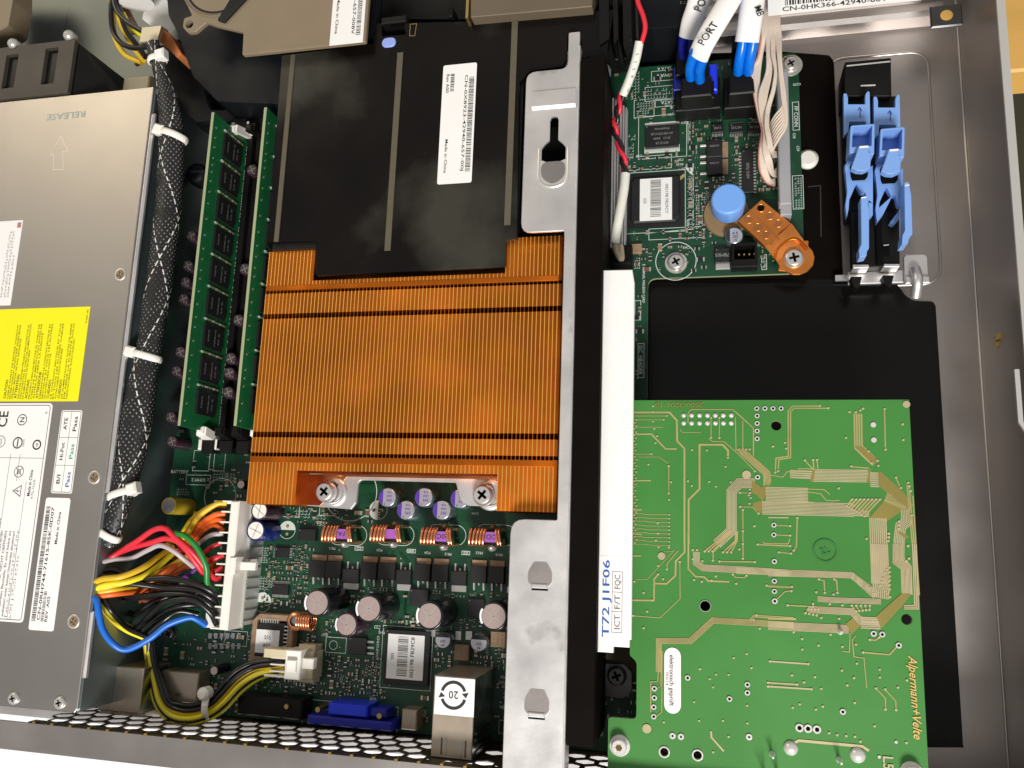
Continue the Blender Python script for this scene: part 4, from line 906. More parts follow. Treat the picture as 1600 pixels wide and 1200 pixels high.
# bar-code label
q = MB(); ax0 = P0(60, 882)[0]-.5; ax1 = P0(96, 882)[0]+.4; ay1 = P0(95, 778)[1]; ay0 = P0(60, 985)[1]
q.prism(rrect(ax0, ay0, ax1, ay1, 1.0), Z_PSU+.02, zl, 'white'); barcode(q, ax0+.8, ay0+3.4, ax0+2.7, ay1-3.2, zl+.04, 'ink', seed=4); barcode(q, ax0+5.0, ay0+3.4, ax0+6.4, ay0+15, zl+.04, 'ink_gray', seed=6)
q.text('CN-0RH744-71615-85K-0D07', ax0+3.9, (ay0+ay1)/2, zl+.05, 1.4, 90, 'ink', fit=ay1-ay0-7.5); q.text('REV  A02', ax0+7.4, ay0+3.4, zl+.05, 1.3, 90, 'ink', align='L', fit=9.5); q.text('Made in China', ax0+7.3, ay1-5.5, zl+.05, 1.3, 90, 'ink', align='R', fit=12.5)
q.build('barcode_label', psu)

# ------------------------------------------------------------------ fan in front of the power supply
f_ = thing('cooling_fan', 'black square cooling fan standing behind the power supply', 'fan', (-295, 197, Z_FLOOR))
tp = WP([(-40, 84), (5, 77), (112, 60), (118, 66), (97, 147), (90, 150), (-40, 166)], 37)
tl = [tp[0], (tp[2][0], tp[2][1]), (tp[2][0]+.2, PT+.8), (tp[0][0], PT+.8)]
q = MB(); fy1 = W(60, 68, 37)[1]; fx1 = W(106, 100, 37)[0]
sl = [rect(W(8, 100, 37)[0], PT+6, W(27, 100, 37)[0], fy1-4), rect(W(68, 100, 37)[0], PT+6, W(88, 100, 37)[0], fy1-3)]
q.prism(rrect(-380, PT+.6, fx1+2, fy1, 1.0), 35, 37, 'brown_gray', holes=sl); q.mats[0] = mat('dusty_black_plastic', (.050, .042, .032), .55, var=.3, vscale=60, bump=.1)
q.box(-380, PT+1, fx1+1.7, fy1-.4, Z_FLOOR, 35, 'black', ch=0); q.build('housing', f_)
q = MB(); q.hexa([(fx1+1.8, PT+2, Z_FLOOR), (fx1+14, PT+2, Z_FLOOR), (fx1+14, PT+5, Z_FLOOR), (fx1+1.8, fy1, Z_FLOOR)], [(fx1+1.8, PT+2, 34), (fx1+15, PT+2, 24), (fx1+15, PT+5, 24), (fx1+1.8, fy1-.5, 34)], 'black'); q.build('side_guard', f_)
for px, py in ((20, 68), (107, 55)): x, y = W(px, py, 37); q = MB(); q.lathe(x, y, [(2.4, 34), (2.5, 37), (1.9, 38.2), (1, 38.8), (.1, 39)], 'legs', 16); q.build('screw', f_)
m = MB(); m.prism(rounded(WP([(-60, -60), (22, -60), (20, 0), (13, 40), (3, 47), (-60, 60)], 20), 1), 8, 20, 'brown_gray', bottom=True); t = m.build('plastic_cover'); tag(t, 'beige plastic cover corner at the upper left edge', 'cover')
m = MB(); m.box(-420, PT+22, -196, 380, Z_FLOOR, Z_FLOOR+1, 'teal_floor'); a_ = W(100, 60, -7)[0]; m.line([(a_, PT+24), (a_, 380)], .5, Z_FLOOR+1.05, 'steel_dark'); m.build('front_floor_panel', ch)
m = MB(); a = RX(193, 121, 232, 136, 20); m.box(a[0], a[1]-2, a[2], a[3], 10, 20, 'ivory', ch=.6); t = m.build('plug'); tag(t, 'small cream plug between the power supply fan and the braided sleeve', 'plug')

# ------------------------------------------------------------------ power cable harness
def P3(px, py, z): x, y = W(px, py, z); return (x, y, z)
har = thing('power_cable', 'thick power cable in black braided sleeve fanning into coloured wires and a wide white plug', 'cable', (-205, 40, 5))
sl_ = [(238, 68, 36), (247, 100, 36), (258, 140, 35), (268, 200, 33), (266, 280, 31), (260, 350, 31), (247, 450, 31), (232, 550, 31), (216, 640, 31), (203, 720, 31), (188, 780, 32), (166, 850, 30)]
pth = [P3(*a) for a in sl_]
def wd_(t): 
    t *= 11; ws = [3.0, 3.0, 3.8, 5.6, 5.9, 5.9, 5.8, 5.4, 6.8, 6.0, 4.7, 4.6]; i = min(10, int(t)); return ws[i]+(ws[i+1]-ws[i])*(t-i)
q = MB(); q.tube(pth, 1, 'braid', seg=28, per=8, flat=(wd_, lambda t: wd_(t)*.62+.4), cap=False); q.build('braided_sleeve', har)
def tie(px, py, z, ang, rx, rz, head, parent, mt='white_pl'):
    x, y = W(px, py, z); t_ = math.radians(ang); c_, s_ = math.cos(t_), math.sin(t_); q = MB(); pts = []
    for k_ in range(25):
        a = k_*2*math.pi/24; pts.append((x+c_*rx*math.cos(a), y+s_*rx*math.cos(a), z+rz*math.sin(a)))
    q.tube(pts, 1, mt, seg=8, sm=False, flat=(1.5, .55), cap=False)
    hx, hy = x+c_*head*rx, y+s_*head*rx; q.cbox(hx, hy, 4.6, 4.4, z+rz*.15, z+rz*.15+4, mt, ang=ang, ch=.7); return q.build('cable_tie', parent)
tie(246, 94, 36, 10, 3.9, 3.1, .9, har); tie(271, 213, 33, -20, 6.4, 4.7, -.85, har); tie(229, 557, 31, -14, 6.3, 4.6, -.9, har); tie(192, 772, 32, 18, 5.9, 4.2, 1.15, har); tie(170, 834, 31, -28, 5.3, 3.9, -1.3, har)
# plug
a = RX(352, 782, 355, 985, 20)
q = MB(); px0, px1, py0, py1 = a[0], a[2], a[1], a[3]
q.box(px0+2.4, py0, px1, py1, 9, 20, 'white_pl', ch=.5); 
for i in range(13):
    y_ = py0+.35+i*(py1-py0-.7)/12; q.box(px0-1.6, y_-.3, px0+3.3, y_+.3, 11, 19.4, 'white_pl')
q.box(px0-6.5, py0, px0+3.2, py0+8, 9, 16, 'white_pl', ch=.4); q.box(px0-6.5, py1-1.2, px0+3.2, py1, 9, 18, 'white_pl', ch=.4)
q.box(px1-.2, (py0+py1)/2-2, px1+7.5, (py0+py1)/2+1.2, 14.5, 16.5, 'white_pl', ch=.3); q.box(px1-1.5, (py0+py1)/2-3.5, px1+1.2, (py0+py1)/2+3, 15, 20.6, 'white_pl', ch=.4); q.build('plug', har)
WR = .95
def wire(pts, mt, parent=har, r=WR, name='wire'):
    if pts[-1][0] < 152 and pts[-1][1] > 800: pts = pts[:-1]+[(pts[-1][0], pts[-1][1], 33.6)]; pts[-2] = (pts[-2][0], pts[-2][1], max(pts[-2][2], 29))
    q = MB(); q.tube([P3(*p_) for p_ in pts], r, mt, seg=10, per=6); return q.build(name, parent)
# upper yellow
wire([(352, 789, 15), (330, 791, 16), (300, 812, 17), (284, 834, 14), (262, 850, 8)], 'wire_y', r=1.1)
wire([(354, 786, 18), (338, 788, 19.5), (310, 808, 20), (290, 838, 17), (268, 846, 10)], 'wire_y', r=1.1)
wire([(308, 800, 13), (295, 825, 13), (280, 845, 10)], 'wire_y', r=1.1)
wire([(352, 802, 18), (335, 805, 19), (312, 820, 18), (298, 842, 14), (280, 852, 8)], 'wire_o', r=1.1)
wire([(351, 816, 17), (338, 812, 18), (318, 822, 16), (300, 846, 12), (270, 872, 8)], 'wire_o', r=1.1)
wire([(349, 830, 14), (335, 820, 15), (316, 830, 14), (300, 850, 10)], 'wire_o', r=1.1)
wire([(349, 834, 16), (330, 836, 17), (312, 848, 12), (300, 858, 8)], 'wire_w')
wire([(346, 848, 15), (330, 855, 16), (315, 868, 12)], 'wire_r'); wire([(350, 868, 16), (334, 873, 17.5), (326, 878, 14)], 'wire_r', r=1.15); wire([(347, 888, 16), (338, 892, 17.5), (330, 893, 14)], 'wire_r', r=1.15)
wire([(344, 903, 16), (336, 905, 18), (322, 890, 22), (300, 862, 27), (272, 838, 30), (258, 826, 31), (240, 828, 31), (215, 845, 30), (178, 868, 28), (146, 888, 25)], 'wire_r', r=1.15)
wire([(342, 905, 15), (325, 903, 18), (308, 882, 23), (285, 852, 27), (262, 841, 29), (235, 848, 29), (205, 856, 28), (168, 872, 26), (140, 892, 22)], 'wire_r', r=1.15)
wire([(316, 896, 15), (310, 880, 20), (296, 862, 24), (280, 856, 24)], 'wire_r', r=1.15)
wire([(340, 921, 16), (333, 922, 19), (324, 912, 22), (322, 885, 25), (308, 856, 28), (290, 838, 30), (272, 833, 29)], 'wire_g', r=1.1)
wire([(303, 886, 21), (288, 874, 25), (270, 860, 28), (250, 852, 29), (230, 860, 28), (205, 872, 26), (178, 874, 24), (150, 880, 22)], 'wire_w', r=1.0)
wire([(312, 882, 12), (298, 896, 12), (280, 906, 10)], 'wire_p'); wire([(310, 875, 10), (285, 890, 10), (262, 905, 10)], 'wire_p')
for k_, (dx, dz) in enumerate(((0, 0), (7, -2), (15, -3))):
    wire([(335, 880+dx*.3, 12), (300, 868+dx, 12), (265, 885+dx, 14), (225, 906+dx, 17), (185, 914+dx*.9, 22+dz), (138, 924+dx*.6, 26+dz)], ('wire_y', 'wire_y', 'wire_o')[k_] if k_ < 2 else 'wire_o', r=1.15)
wire([(270, 855, 12), (245, 872, 20), (222, 888, 27), (190, 901, 32), (160, 905, 34), (138, 915, 34)], 'wire_y', r=1.2)
wire([(275, 860, 12), (250, 882, 19), (225, 900, 26), (195, 910, 31), (165, 914, 33), (138, 925, 34)], 'wire_yb', r=1.2)
for d_ in ((0, 0), (9, 3), (16, -2)):
    wire([(300, 872+d_[1], 10), (272, 884+d_[0]*.3, 14), (248, 900+d_[0], 16), (220, 925+d_[0], 12)], 'wire_o', r=1.05)
rb = random.Random(4)
blk = [[(341, 935, 17), (332, 925, 21), (305, 912, 24), (260, 903, 26), (215, 905, 26), (175, 890, 26), (142, 900, 24)],
       [(339, 947, 16), (330, 935, 20), (302, 921, 23), (255, 918, 24), (205, 912, 24), (150, 908, 22)],
       [(338, 960, 17), (325, 942, 21), (295, 930, 23), (250, 928, 23), (210, 932, 22), (175, 925, 20)],
       [(338, 975, 17), (327, 955, 21), (300, 937, 24), (262, 940, 24), (240, 955, 21), (215, 980, 16), (195, 975, 12)],
       [(330, 950, 12), (300, 945, 18), (270, 950, 20), (245, 965, 18), (222, 985, 14)],
       [(330, 940, 10), (290, 930, 15), (240, 930, 18), (200, 935, 18), (165, 920, 18)],
       [(310, 960, 8), (280, 955, 12), (255, 970, 14), (232, 990, 12)],
       [(320, 915, 10), (280, 910, 17), (230, 915, 20), (180, 905, 22), (145, 896, 22)],
       [(322, 925, 8), (270, 930, 14), (232, 945, 16), (210, 960, 14), (190, 945, 12), (170, 915, 14)],
       [(300, 880, 8), (260, 890, 12), (220, 900, 16), (160, 896, 20)]]
for p_ in blk: wire(p_, 'wire_k', r=1.15)
wire([(262, 905, 12), (235, 940, 14), (228, 950, 12)], 'wire_r'); wire([(270, 940, 12), (225, 938, 16), (190, 920, 16)], 'wire_br')
wire([(322, 977, 16), (308, 968, 19), (294, 965, 21), (261, 977, 24), (234, 998, 26), (198, 1015, 28), (176, 1005, 31), (160, 982, 33), (154, 955, 34), (150, 936, 34), (136, 929, 34)], 'wire_b', r=1.25)
for k_, a_ in enumerate(((0, 0), (5, 4), (-4, 5), (9, 8), (3, 9))):
    wire([(150+a_[0], 931, 31), (166+a_[0], 948+a_[1], 29), (190+a_[0], 973+a_[1], 20), (215+a_[0], 985+a_[1], 14), (228+a_[0]*.6, 1000, 12), (230, 1030, 10)], ('wire_yb', 'wire_k', 'wire_y', 'wire_k', 'wire_yb')[k_], r=1.0)
# branch to the white eight-way plug
b8 = []
cols8 = ['wire_yb', 'wire_k', 'wire_yb', 'wire_k', 'wire_y', 'wire_k', 'wire_k', 'wire_k']
for k_ in range(8):
    o = k_*4.6; z_ = 9+(k_ % 3)*.9
    p_ = [(227+o*.35, 1000, z_), (231+o*.35, 1030, z_), (236+o*.55, 1065, z_+1), (243+o*.7, 1098-o*.1, z_+2), (262+o*.55, 1124-o*.75, z_+2), (292+o*.25, 1131-o*.9, z_+3), (326, 1123-o*.9, z_+4), (352-o*.25, 1106-o*.95, z_+4), (378-o*.35, 1079-o*.9, z_+3), (405-o*.3, 1060-o*.75, z_+1), (432, 1052-o*.62, z_+(k_ > 3)*2-1), (445, 1050-o*.6, 10)]
    wire(p_, cols8[k_], r=1.0)
x, y = W(318, 1086, 18); q = MB()
q.tube([(x+2.6*math.cos(a)*.25, y-4.2+4.6*math.sin(a), 14+3.6*math.cos(a)*1.0) for a in [k_*2*math.pi/20 for k_ in range(21)]], 1, 'white_pl', seg=8, sm=False, flat=(1.5, .5), cap=False)
q.cyl(x, y+.5, 15, 19.5, 2.5, 'white_pl', 12, ch=.8); q.build('cable_tie', har)
a = RX(437, 1014, 478, 1064, 14); q = MB(); x0_, x1_ = a[0], a[2]
q.box(x0_+2.6, a[1], x1_-3, a[3], 5, 14, 'white_pl', ch=.4); q.box(x0_-7, a[3]-3.6, x0_+2.6, a[3], 8, 13.6, 'ivory', ch=.4); q.box(x0_-7, a[1], x0_+2.6, a[1]+.9, 6, 12, 'white_pl', ch=.2)
for i in range(3): y_ = a[1]+2.4+i*2.5; q.box(x0_-4, y_-.25, x0_+2.6, y_+.25, 8, 13, 'white_pl')
q.box(x0_+4, a[1]+3, x0_+8, a[1]+7.5, 14, 15.4, 'white_pl', ch=.3); q.box(x1_-3, a[1]+4, x1_+1.5, a[1]+8, 9, 12, 'white_pl', ch=.3); q.build('plug', har)

# ------------------------------------------------------------------ memory modules
dm = thing('memory_module', 'green memory stick with black chips, standing nearest the braided cable', 'memory stick', (DX[0], (DY0+DY1)/2, 3), 'memory sticks beside the copper heatsink')
x = DX[0]; q = MB(); q.box(x-.65, DY0, x+.65, DY1, 3, 34, 'pcb_dimm')
q.add([(x-.62, DY0, 34.02), (x+.62, DY0, 34.02), (x+.62, DY1, 34.02), (x-.62, DY1, 34.02)], [(0, 1, 2, 3)], 'pcb_edge')
xf = x+.69; r_ = random.Random(2)
def fq(y0, y1, z0, z1, mt, xx=None): xx = xx or xf; q.add([(xx, y0, z0), (xx, y1, z0), (xx, y1, z1), (xx, y0, z1)], [(0, 1, 2, 3)], mt)
y_ = DY0+2
while y_ < DY1-2:
    fq(y_, y_+.55, 31.2, 32.2, 'solder'); fq(y_+1, y_+1.3, 30.6, 31, 'pcb_edge'); y_ += r_.uniform(3, 7)
y_ = DY0+3
while y_ < DY1-3:
    fq(y_, y_+.9, 7.2, 8.0, 'white'); y_ += r_.choice((1.3, 1.3, 2.0, 3.4))
for k_ in range(120): y_ = r_.uniform(DY0+2, DY1-2); z_ = r_.uniform(8, 30); fq(y_, y_+r_.choice((.2, 2, 4)), z_, z_+.22, 'pcb_lite')
q.box(x-.7, DY0+1, x+.7, DY1-1, 3, 5.5, 'gold'); q.build('module_board', dm)
nch = 9; pitch = (DY1-DY0-8)/nch
for i in range(nch):
    yc = DY0+4+pitch*(i+.5); q = MB(); q.box(xf-.02, yc-4.9, xf+1.1, yc+4.9, 13, 26, 'chip')
    q.text('', 0, 0, 0, 1, 0, 'chip_gray')
    for j in range(3):
        vs, fs, a0, a1 = glyphs(('ELPIDA', 'E5108AJBG', '8E  ECE')[j]); sz = 1.15
        q.add([(xf+1.13, yc-(vx-(a0+a1)/2)*sz*1.35, 23.4-j*(4.6 if j == 1 else 3.6)+(vy-.35)*sz*-1) for vx, vy in vs], fs, 'chip_gray')
    q.build('memory_chip', dm)
    q = MB()
    for j in range(6): q.box(xf-.02, yc+pitch/2-.35, xf+.6, yc+pitch/2+.35, 11.5+j*2.6, 13+j*2.6, 'solder' if j % 2 else 'tan')
    q.build('chip_capacitors', dm)
dup(dm, DX[1]-DX[0], 0, label='green memory stick standing right against the copper heatsink')

# ------------------------------------------------------------------ copper heatsink
hs_ = thing('heatsink', 'wide copper processor heatsink with dense parallel fins', 'heatsink', (-111, 58, 3))
HX0, HX1 = -171.3, -51.0; HY1, HY0 = 109.2, 8.2; ZH = 30.0
def yat(py, px=650): return W(px, py, ZH)[1]
cuts_top = (W(493, 395, ZH)[0], W(790, 380, ZH)[0], yat(432)); cuts_bot = (W(466, 740, ZH)[0], W(775, 745, ZH)[0], yat(738, 620))
ys = [yat(446), yat(451), yat(484), yat(492), yat(676), yat(685), yat(710), yat(716)]
NF = 78; dxf = (HX1-HX0)/NF
q = MB()
for i in range(NF):
    x = HX0+i*dxf; xc = x+dxf/2
    y1 = cuts_top[2] if cuts_top[0] < xc < cuts_top[1] else (HY1 if xc < -100 else HY1+1.0)
    y0 = cuts_bot[2] if cuts_bot[0] < xc < cuts_bot[1] else HY0
    jt = random.uniform(-.06, .06); x += jt
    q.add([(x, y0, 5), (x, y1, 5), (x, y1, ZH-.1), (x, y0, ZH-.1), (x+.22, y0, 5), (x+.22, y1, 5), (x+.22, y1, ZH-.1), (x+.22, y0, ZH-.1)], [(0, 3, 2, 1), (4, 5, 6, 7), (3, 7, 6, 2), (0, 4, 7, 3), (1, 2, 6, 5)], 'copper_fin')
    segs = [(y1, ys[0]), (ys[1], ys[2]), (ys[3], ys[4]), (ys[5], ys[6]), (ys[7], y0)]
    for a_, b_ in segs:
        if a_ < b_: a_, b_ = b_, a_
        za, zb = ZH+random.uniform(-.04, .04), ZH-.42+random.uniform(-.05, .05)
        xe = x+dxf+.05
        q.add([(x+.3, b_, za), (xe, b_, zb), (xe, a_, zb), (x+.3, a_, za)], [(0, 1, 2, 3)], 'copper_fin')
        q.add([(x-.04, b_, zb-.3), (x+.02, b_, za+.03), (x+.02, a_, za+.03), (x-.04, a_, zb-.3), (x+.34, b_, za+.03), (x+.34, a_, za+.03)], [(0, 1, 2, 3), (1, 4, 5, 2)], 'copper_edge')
q.build('fin_stack', hs_)
for ya_, yb_ in ((yat(446), yat(446)+2.0), (yat(716)-2.3, yat(716)-.1)): q = MB(); q.box(HX0, ya_, HX1-1.2, yb_, ZH-1.2, ZH+.12, 'copper_fin', ch=.1); q.build('fin_bar', hs_)
q = MB(); q.box(HX0+2, cuts_bot[2]-1, HX1-2, HY1-2, 3.5, 6, 'copper_base'); bxx = WP([(455, 736), (780, 740), (790, 786), (740, 798), (716, 760), (706, 748), (560, 745), (560, 790), (548, 797), (470, 788)], 16)
q.build('base_plate', hs_)
q = MB(); zb_ = 17
pl = rounded(WP([(460, 738), (785, 742), (790, 792), (728, 790), (718, 782), (712, 754), (560, 750), (556, 786), (548, 796), (455, 788)], zb_), [0, 0, 0, 2, 1, 1.5, 1.5, 2, 2, 0])
q.prism(pl, zb_-1.6, zb_, 'steel_bright', ch=.4, bottom=True); q.box(HX0+26, cuts_bot[2]-1.2, HX1-22, cuts_bot[2]+.2, 8, zb_+3.4, 'copper_base', ch=.2)
a_ = rounded(WP([(465, 742), (545, 742), (500, 790), (455, 788)], zb_), .5); q.prism(a_, zb_, zb_+.25, 'copper_base')
for px, py in ((508, 769), (753, 773)):
    x, y = W(px+10, py, zb_); q.lathe(x+1, y, [(6.0, zb_-.2), (5.4, zb_+.7), (4.4, zb_+.9), (3.6, zb_+.2)], 'steel_bright', 28)
q.build('mounting_bracket', hs_)
for px, py in ((506, 768), (753, 773)): x, y = W(px, py, 21.4); q = MB(); q.cyl(x, y, 5, 18.5, 2.4, 'legs', 16); screw(q, x, y, 18.3, 4.1, 'steel_bright', .9, 3.2); q.build('screw', hs_)

# ------------------------------------------------------------------ black air shroud
sh = thing('air_shroud', 'black smoked plastic air duct cover feeding the copper heatsink', 'air duct', (-120, 150, 10))
ZS = 33.0
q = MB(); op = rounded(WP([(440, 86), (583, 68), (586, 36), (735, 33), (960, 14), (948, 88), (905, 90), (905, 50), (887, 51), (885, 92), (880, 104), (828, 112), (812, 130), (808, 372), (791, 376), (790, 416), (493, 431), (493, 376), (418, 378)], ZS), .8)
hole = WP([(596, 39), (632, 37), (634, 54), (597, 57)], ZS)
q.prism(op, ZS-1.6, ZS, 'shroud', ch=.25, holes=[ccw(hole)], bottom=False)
q.flat(hole, ZS-5, 'hole')
q.line(WP([(641, 38), (651, 37), (648, 56), (640, 56)], ZS+.03), .2, ZS+.03, 'brass', closed=True)
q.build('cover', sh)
q = MB(); a = RX(452, 100, 808, 370, ZS); q.box(a[0]-1, a[1], a[2], a[3], 4, ZS-1.7, 'black'); q.build('duct_body', sh)
for (ax_, ay_), (bx2, by2), w_ in (((459, 86), (432, 378), 9), ((626, 83), (606, 392), 11), ((804, 34), (794, 352), 11)):
    A = W(ax_, ay_, ZS); B = W(bx2, by2, ZS); xm = (A[0]+B[0])/2; wv = MM(w_, ZS); q = MB(); q.box(xm-wv/2, B[1], xm+wv/2, A[1], ZS+.02, ZS+.5, 'olive'); q.build('foam_strip', sh)
q = MB(); a = W(608, 67, ZS); q.prism(rrect(a[0]-3.0, a[1]-2.1, a[0]+3.0, a[1]+2.1, 2.0), ZS, ZS+.7, 'blue_pl', ch=.3); q.mats[0] = mat('pale_blue_pad', (.28, .38, .80), .5); q.build('touch_pad', sh)
q = MB(); a = RX(692, 103, 738, 285, ZS); q.prism(rrect(a[0]+.3, a[1], a[2]-.3, a[3], .8), ZS+.02, ZS+.15, 'white')
barcode(q, a[2]-3.2, a[1]+4.5, a[2]-1.1, a[3]-6, ZS+.18, 'ink', seed=14); barcode(q, a[0]+3.6, a[3]-11.5, a[0]+5.2, a[3]-4, ZS+.18, 'ink', seed=15)
q.text('CN-0X8923-42940-657-00J', a[2]-4.3, (a[1]+a[3])/2, ZS+.18, 1.2, -90, 'ink', fit=(a[3]-a[1])-10); q.text('Rev A00', a[0]+2.5, a[3]-8, ZS+.18, 1.3, -90, 'ink', fit=8); q.text('Made in China', a[0]+3.3, a[1]+11.5, ZS+.18, 1.2, -90, 'ink', fit=14); q.build('barcode_label', sh)

# ------------------------------------------------------------------ riser bracket: silver plate with keyhole and black bar
rc = thing('riser_cage', 'silver bracket with a keyhole and a long black bar running front to back', 'bracket', (-50, 55, 3))
ZB = 36.5
q = MB(); XC0 = W(818, 240, ZB)[0]; XC1 = W(902, 240, ZB)[0]; XA = W(888, 70, ZB)[0]; XN = W(882, 400, ZB)[0]-.3
YA, Y1_ = W(895, 50, ZB)[1], W(850, 110, ZB)[1]; Y2_ = W(850, 362, ZB)[1]; Y3_ = W(845, 812, ZB)[1]; Y4_ = YR-9
out = [(XC0, Y1_), (XC0, Y2_), (XN, Y2_), (XN, Y3_), (XC0, Y3_), (XC0, Y4_), (XC1, Y4_), (XC1, YA), (XA, YA), (XA, Y1_)]
kx, ky = W(865, 235, ZB); kr = MM(21, ZB)
ks = circ(kx, ky, kr, 16); yk1 = W(866, 182, ZB)[1]; w2 = MM(7.5, ZB)
key = [(kx-w2, ky+kr*.9), (kx-w2, yk1-w2), (kx-w2*.7, yk1-.3), (kx, yk1), (kx+w2*.7, yk1-.3), (kx+w2, yk1-w2), (kx+w2, ky+kr*.9), (kx+kr*.75, ky+kr*.55), (kx+kr, ky+kr*.2), (kx+kr, ky-kr*.8), (kx+kr*.5, ky-kr), (kx-kr*.5, ky-kr), (kx-kr, ky-kr*.8), (kx-kr, ky+kr*.2), (kx-kr*.75, ky+kr*.55)]
q.prism(rounded(out, [4, 4, .5, .5, 5, .5, .3, .5, .8, 3]), ZB-1.0, ZB, 'steel_bright', ch=.22, holes=[ccw(key)], bottom=True)
q.flat(rect(XC0, ky-8, XC1, ky+14), ZB-9, 'hole')
# raised press and the round lip under the keyhole
a = RX(832, 141, 899, 166, ZB+.6); q.hexa([(a[0], a[1], ZB), (a[2], a[1], ZB), (a[2], a[3], ZB), (a[0], a[3], ZB)], [(a[0], a[1]+1, ZB+1.1), (a[2], a[1]+1, ZB+1.1), (a[2], a[3]-1, ZB+1.1), (a[0], a[3]-1, ZB+1.1)], 'steel_bright')
yl_ = ky-kr-1.0; lp = [(kx-kr-.9, ky+1), (kx-kr-.9, yl_-4.5)]+[(kx+(kr+.9)*math.cos(math.radians(t_)), yl_-4.5+(kr+.9)*math.sin(math.radians(t_))*.8) for t_ in range(200, 350, 15)]+[(kx+kr+.9, yl_-4.5), (kx+kr+.9, ky+1)]
q.tube([(x_, y_, ZB+.1) for x_, y_ in lp], .45, 'steel_edge', seg=6, sm=False); q.flat(rounded([(kx-kr, ky-kr+.2), (kx+kr, ky-kr+.2), (kx+kr, yl_-5), (kx, yl_-8.2), (kx-kr, yl_-5)], 3), ZB+.05, 'steel')
for px, py in ((841, 898), (836, 1098)):
    x_, y_ = W(px+3, py, ZB); k_ = 4.2
    q.prism(rounded([(x_-k_*.55, y_+k_), (x_+k_*.55, y_+k_), (x_+k_, y_+k_*.2), (x_+k_, y_-k_*.6), (x_+k_*.6, y_-k_), (x_-k_*.6, y_-k_), (x_-k_, y_-k_*.6), (x_-k_, y_+k_*.2)], .8), ZB+.02, ZB+.3, 'steel', side='steel_edge', ch=.1); q.box(x_-2.8, y_-k_-.3, x_+2.8, y_-k_+1.2, ZB+.05, ZB+.9, 'steel_bright', ch=.3); q.box(x_-2.8, y_-k_-1.0, x_+2.8, y_-k_-.3, ZB+.02, ZB+.08, 'hole')
q.build('keyhole_plate', rc)
q = MB(); q.prism(rect(XC1-.35, Y4_+8, XC1+.35, YA-6), ZB-8, ZB+.35, 'steel_bright', ch=.2); q.build('plate_edge', rc)
q = MB(); XB0, XB1 = -44.6, -35.4; q.prism(rounded([(XB0, -66.5), (XB1, -66.5), (XB1, W(930, 83, 37)[1]), (XB0, W(905, 92, 37)[1])], .8), 8, 37, 'black_matte', ch=.4, bottom=True); q.build('black_bar', rc)
q = MB()                                                 # ribbed silver side of the slot
ysl0, ysl1 = W(955, 395, 8)[1], W(955, 165, 8)[1]
for i in range(6): q.box(XB1+.2+i*.9, ysl0, XB1+.8+i*.9, ysl1, 2, 14-i*1.6, 'steel_bright', ch=.1)
q.box(XB1+.1, ysl0, XB1+5.4, ysl1, 1, 4, 'gray_conn'); q.build('slot_rail', rc)
q = MB(); a = W(945, 110, 12); q.lathe(a[0], a[1], [(2, 8), (2.6, 12), (1.8, 15), (.3, 16)], 'steel_bright', 16); q.build('spring_clip', rc)
m = MB(); a = RX(921, 44, 930, 84, 22); m.box(a[0], a[1], a[0]+1.8, a[3]+2, 8, 22, 'pcb_dimm'); m.box(a[0]-.01, a[1], a[0]+1.82, a[3]+2, 22, 22.1, 'pcb_edge'); t = m.build('riser_board'); tag(t, 'narrow upright green board end beside the top of the silver bracket', 'circuit board')
# white slot strip with stamped paper label
q = MB(); ex0, ex1 = -35.2, -24.7; yT_ = W(965, 421, 34)[1]; yB_ = W(955, 1020, 34)[1]
so2 = [(ex0, yB_), (ex0+5.2, yB_), (ex0+5.2, yB_+2), (ex1, yB_+2), (ex1, yB_+4.5), (ex1+.6, yB_+4.5), (ex1+.6, yT_-5), (ex1-.2, yT_-.2), (ex0, yT_)]
q.prism(so2, 31.5, 34, 'white', ch=.3, bottom=True); q.box(ex0+.5, yB_+6, ex1-4.5, yT_-4, 1, 31.5, 'black')
stp_ = thing('slot_strip', 'long bright white slot strip between the black bar and the green card', 'strip', (-30, 30, 6)); q.build('strip_body', stp_)
q = MB(); a = RX(940, 868, 975, 992, 34.1); q.box(ex0+.2, a[1], ex1+.3, a[3], 34.0, 34.06, 'white')
xl_, xr_ = W(955, 940, 34)[0]+.3, W(972, 940, 34)[0]; yy_t, yy_b = W(960, 893, 34)[1], W(960, 988, 34)[1]
q.line([(xl_, yy_b), (xr_, yy_b), (xr_, yy_t), (xl_, yy_t)], .18, 34.09, 'ink_gray', closed=True)
for f in (.34, .66): y_ = yy_b+(yy_t-yy_b)*f; q.line([(xl_, y_), (xr_, y_)], .18, 34.09, 'ink_gray')
for s_, f in (('ICT', .17), ('F/T', .5), ('FQC', .83)): q.text(s_, (xl_+xr_)/2, yy_b+(yy_t-yy_b)*f, 34.1, 1.9, 90, 'ink_gray', fit=4.6)
q.text('T72 J1F06', ex0+2.5, (yy_t+yy_b)/2+1, 34.1, 2.4, 90, 'ink_blue', fit=25); q.build('stamped_label', stp_)
# screwed metal tab seen between bar and card
m = MB(); P_ = rounded(WP([(928, 1035), (975, 1037), (988, 1050), (988, 1082), (972, 1092), (928, 1084)], 6), 1); m.prism(P_, 4.5, 6, 'gray_conn', ch=.3, bottom=True); m.mats[0] = M['steel_dark']; x, y = W(967, 1052, 6); m.prism(circ(x, y+3, 6, 24), 3, 4.4, 'olive')
t = m.build('metal_tab'); tag(t, 'dark metal tab under the screw between black bar and green card', 'metal tab')
x, y = W(963, 1057, 8); m = MB(); screw(m, x, y, 6.1, 3.5, 'steel_dark', .4, 1.8); t = m.build('screw'); tag(t, 'dark cross-head screw on the metal tab left of the green card', 'screw')
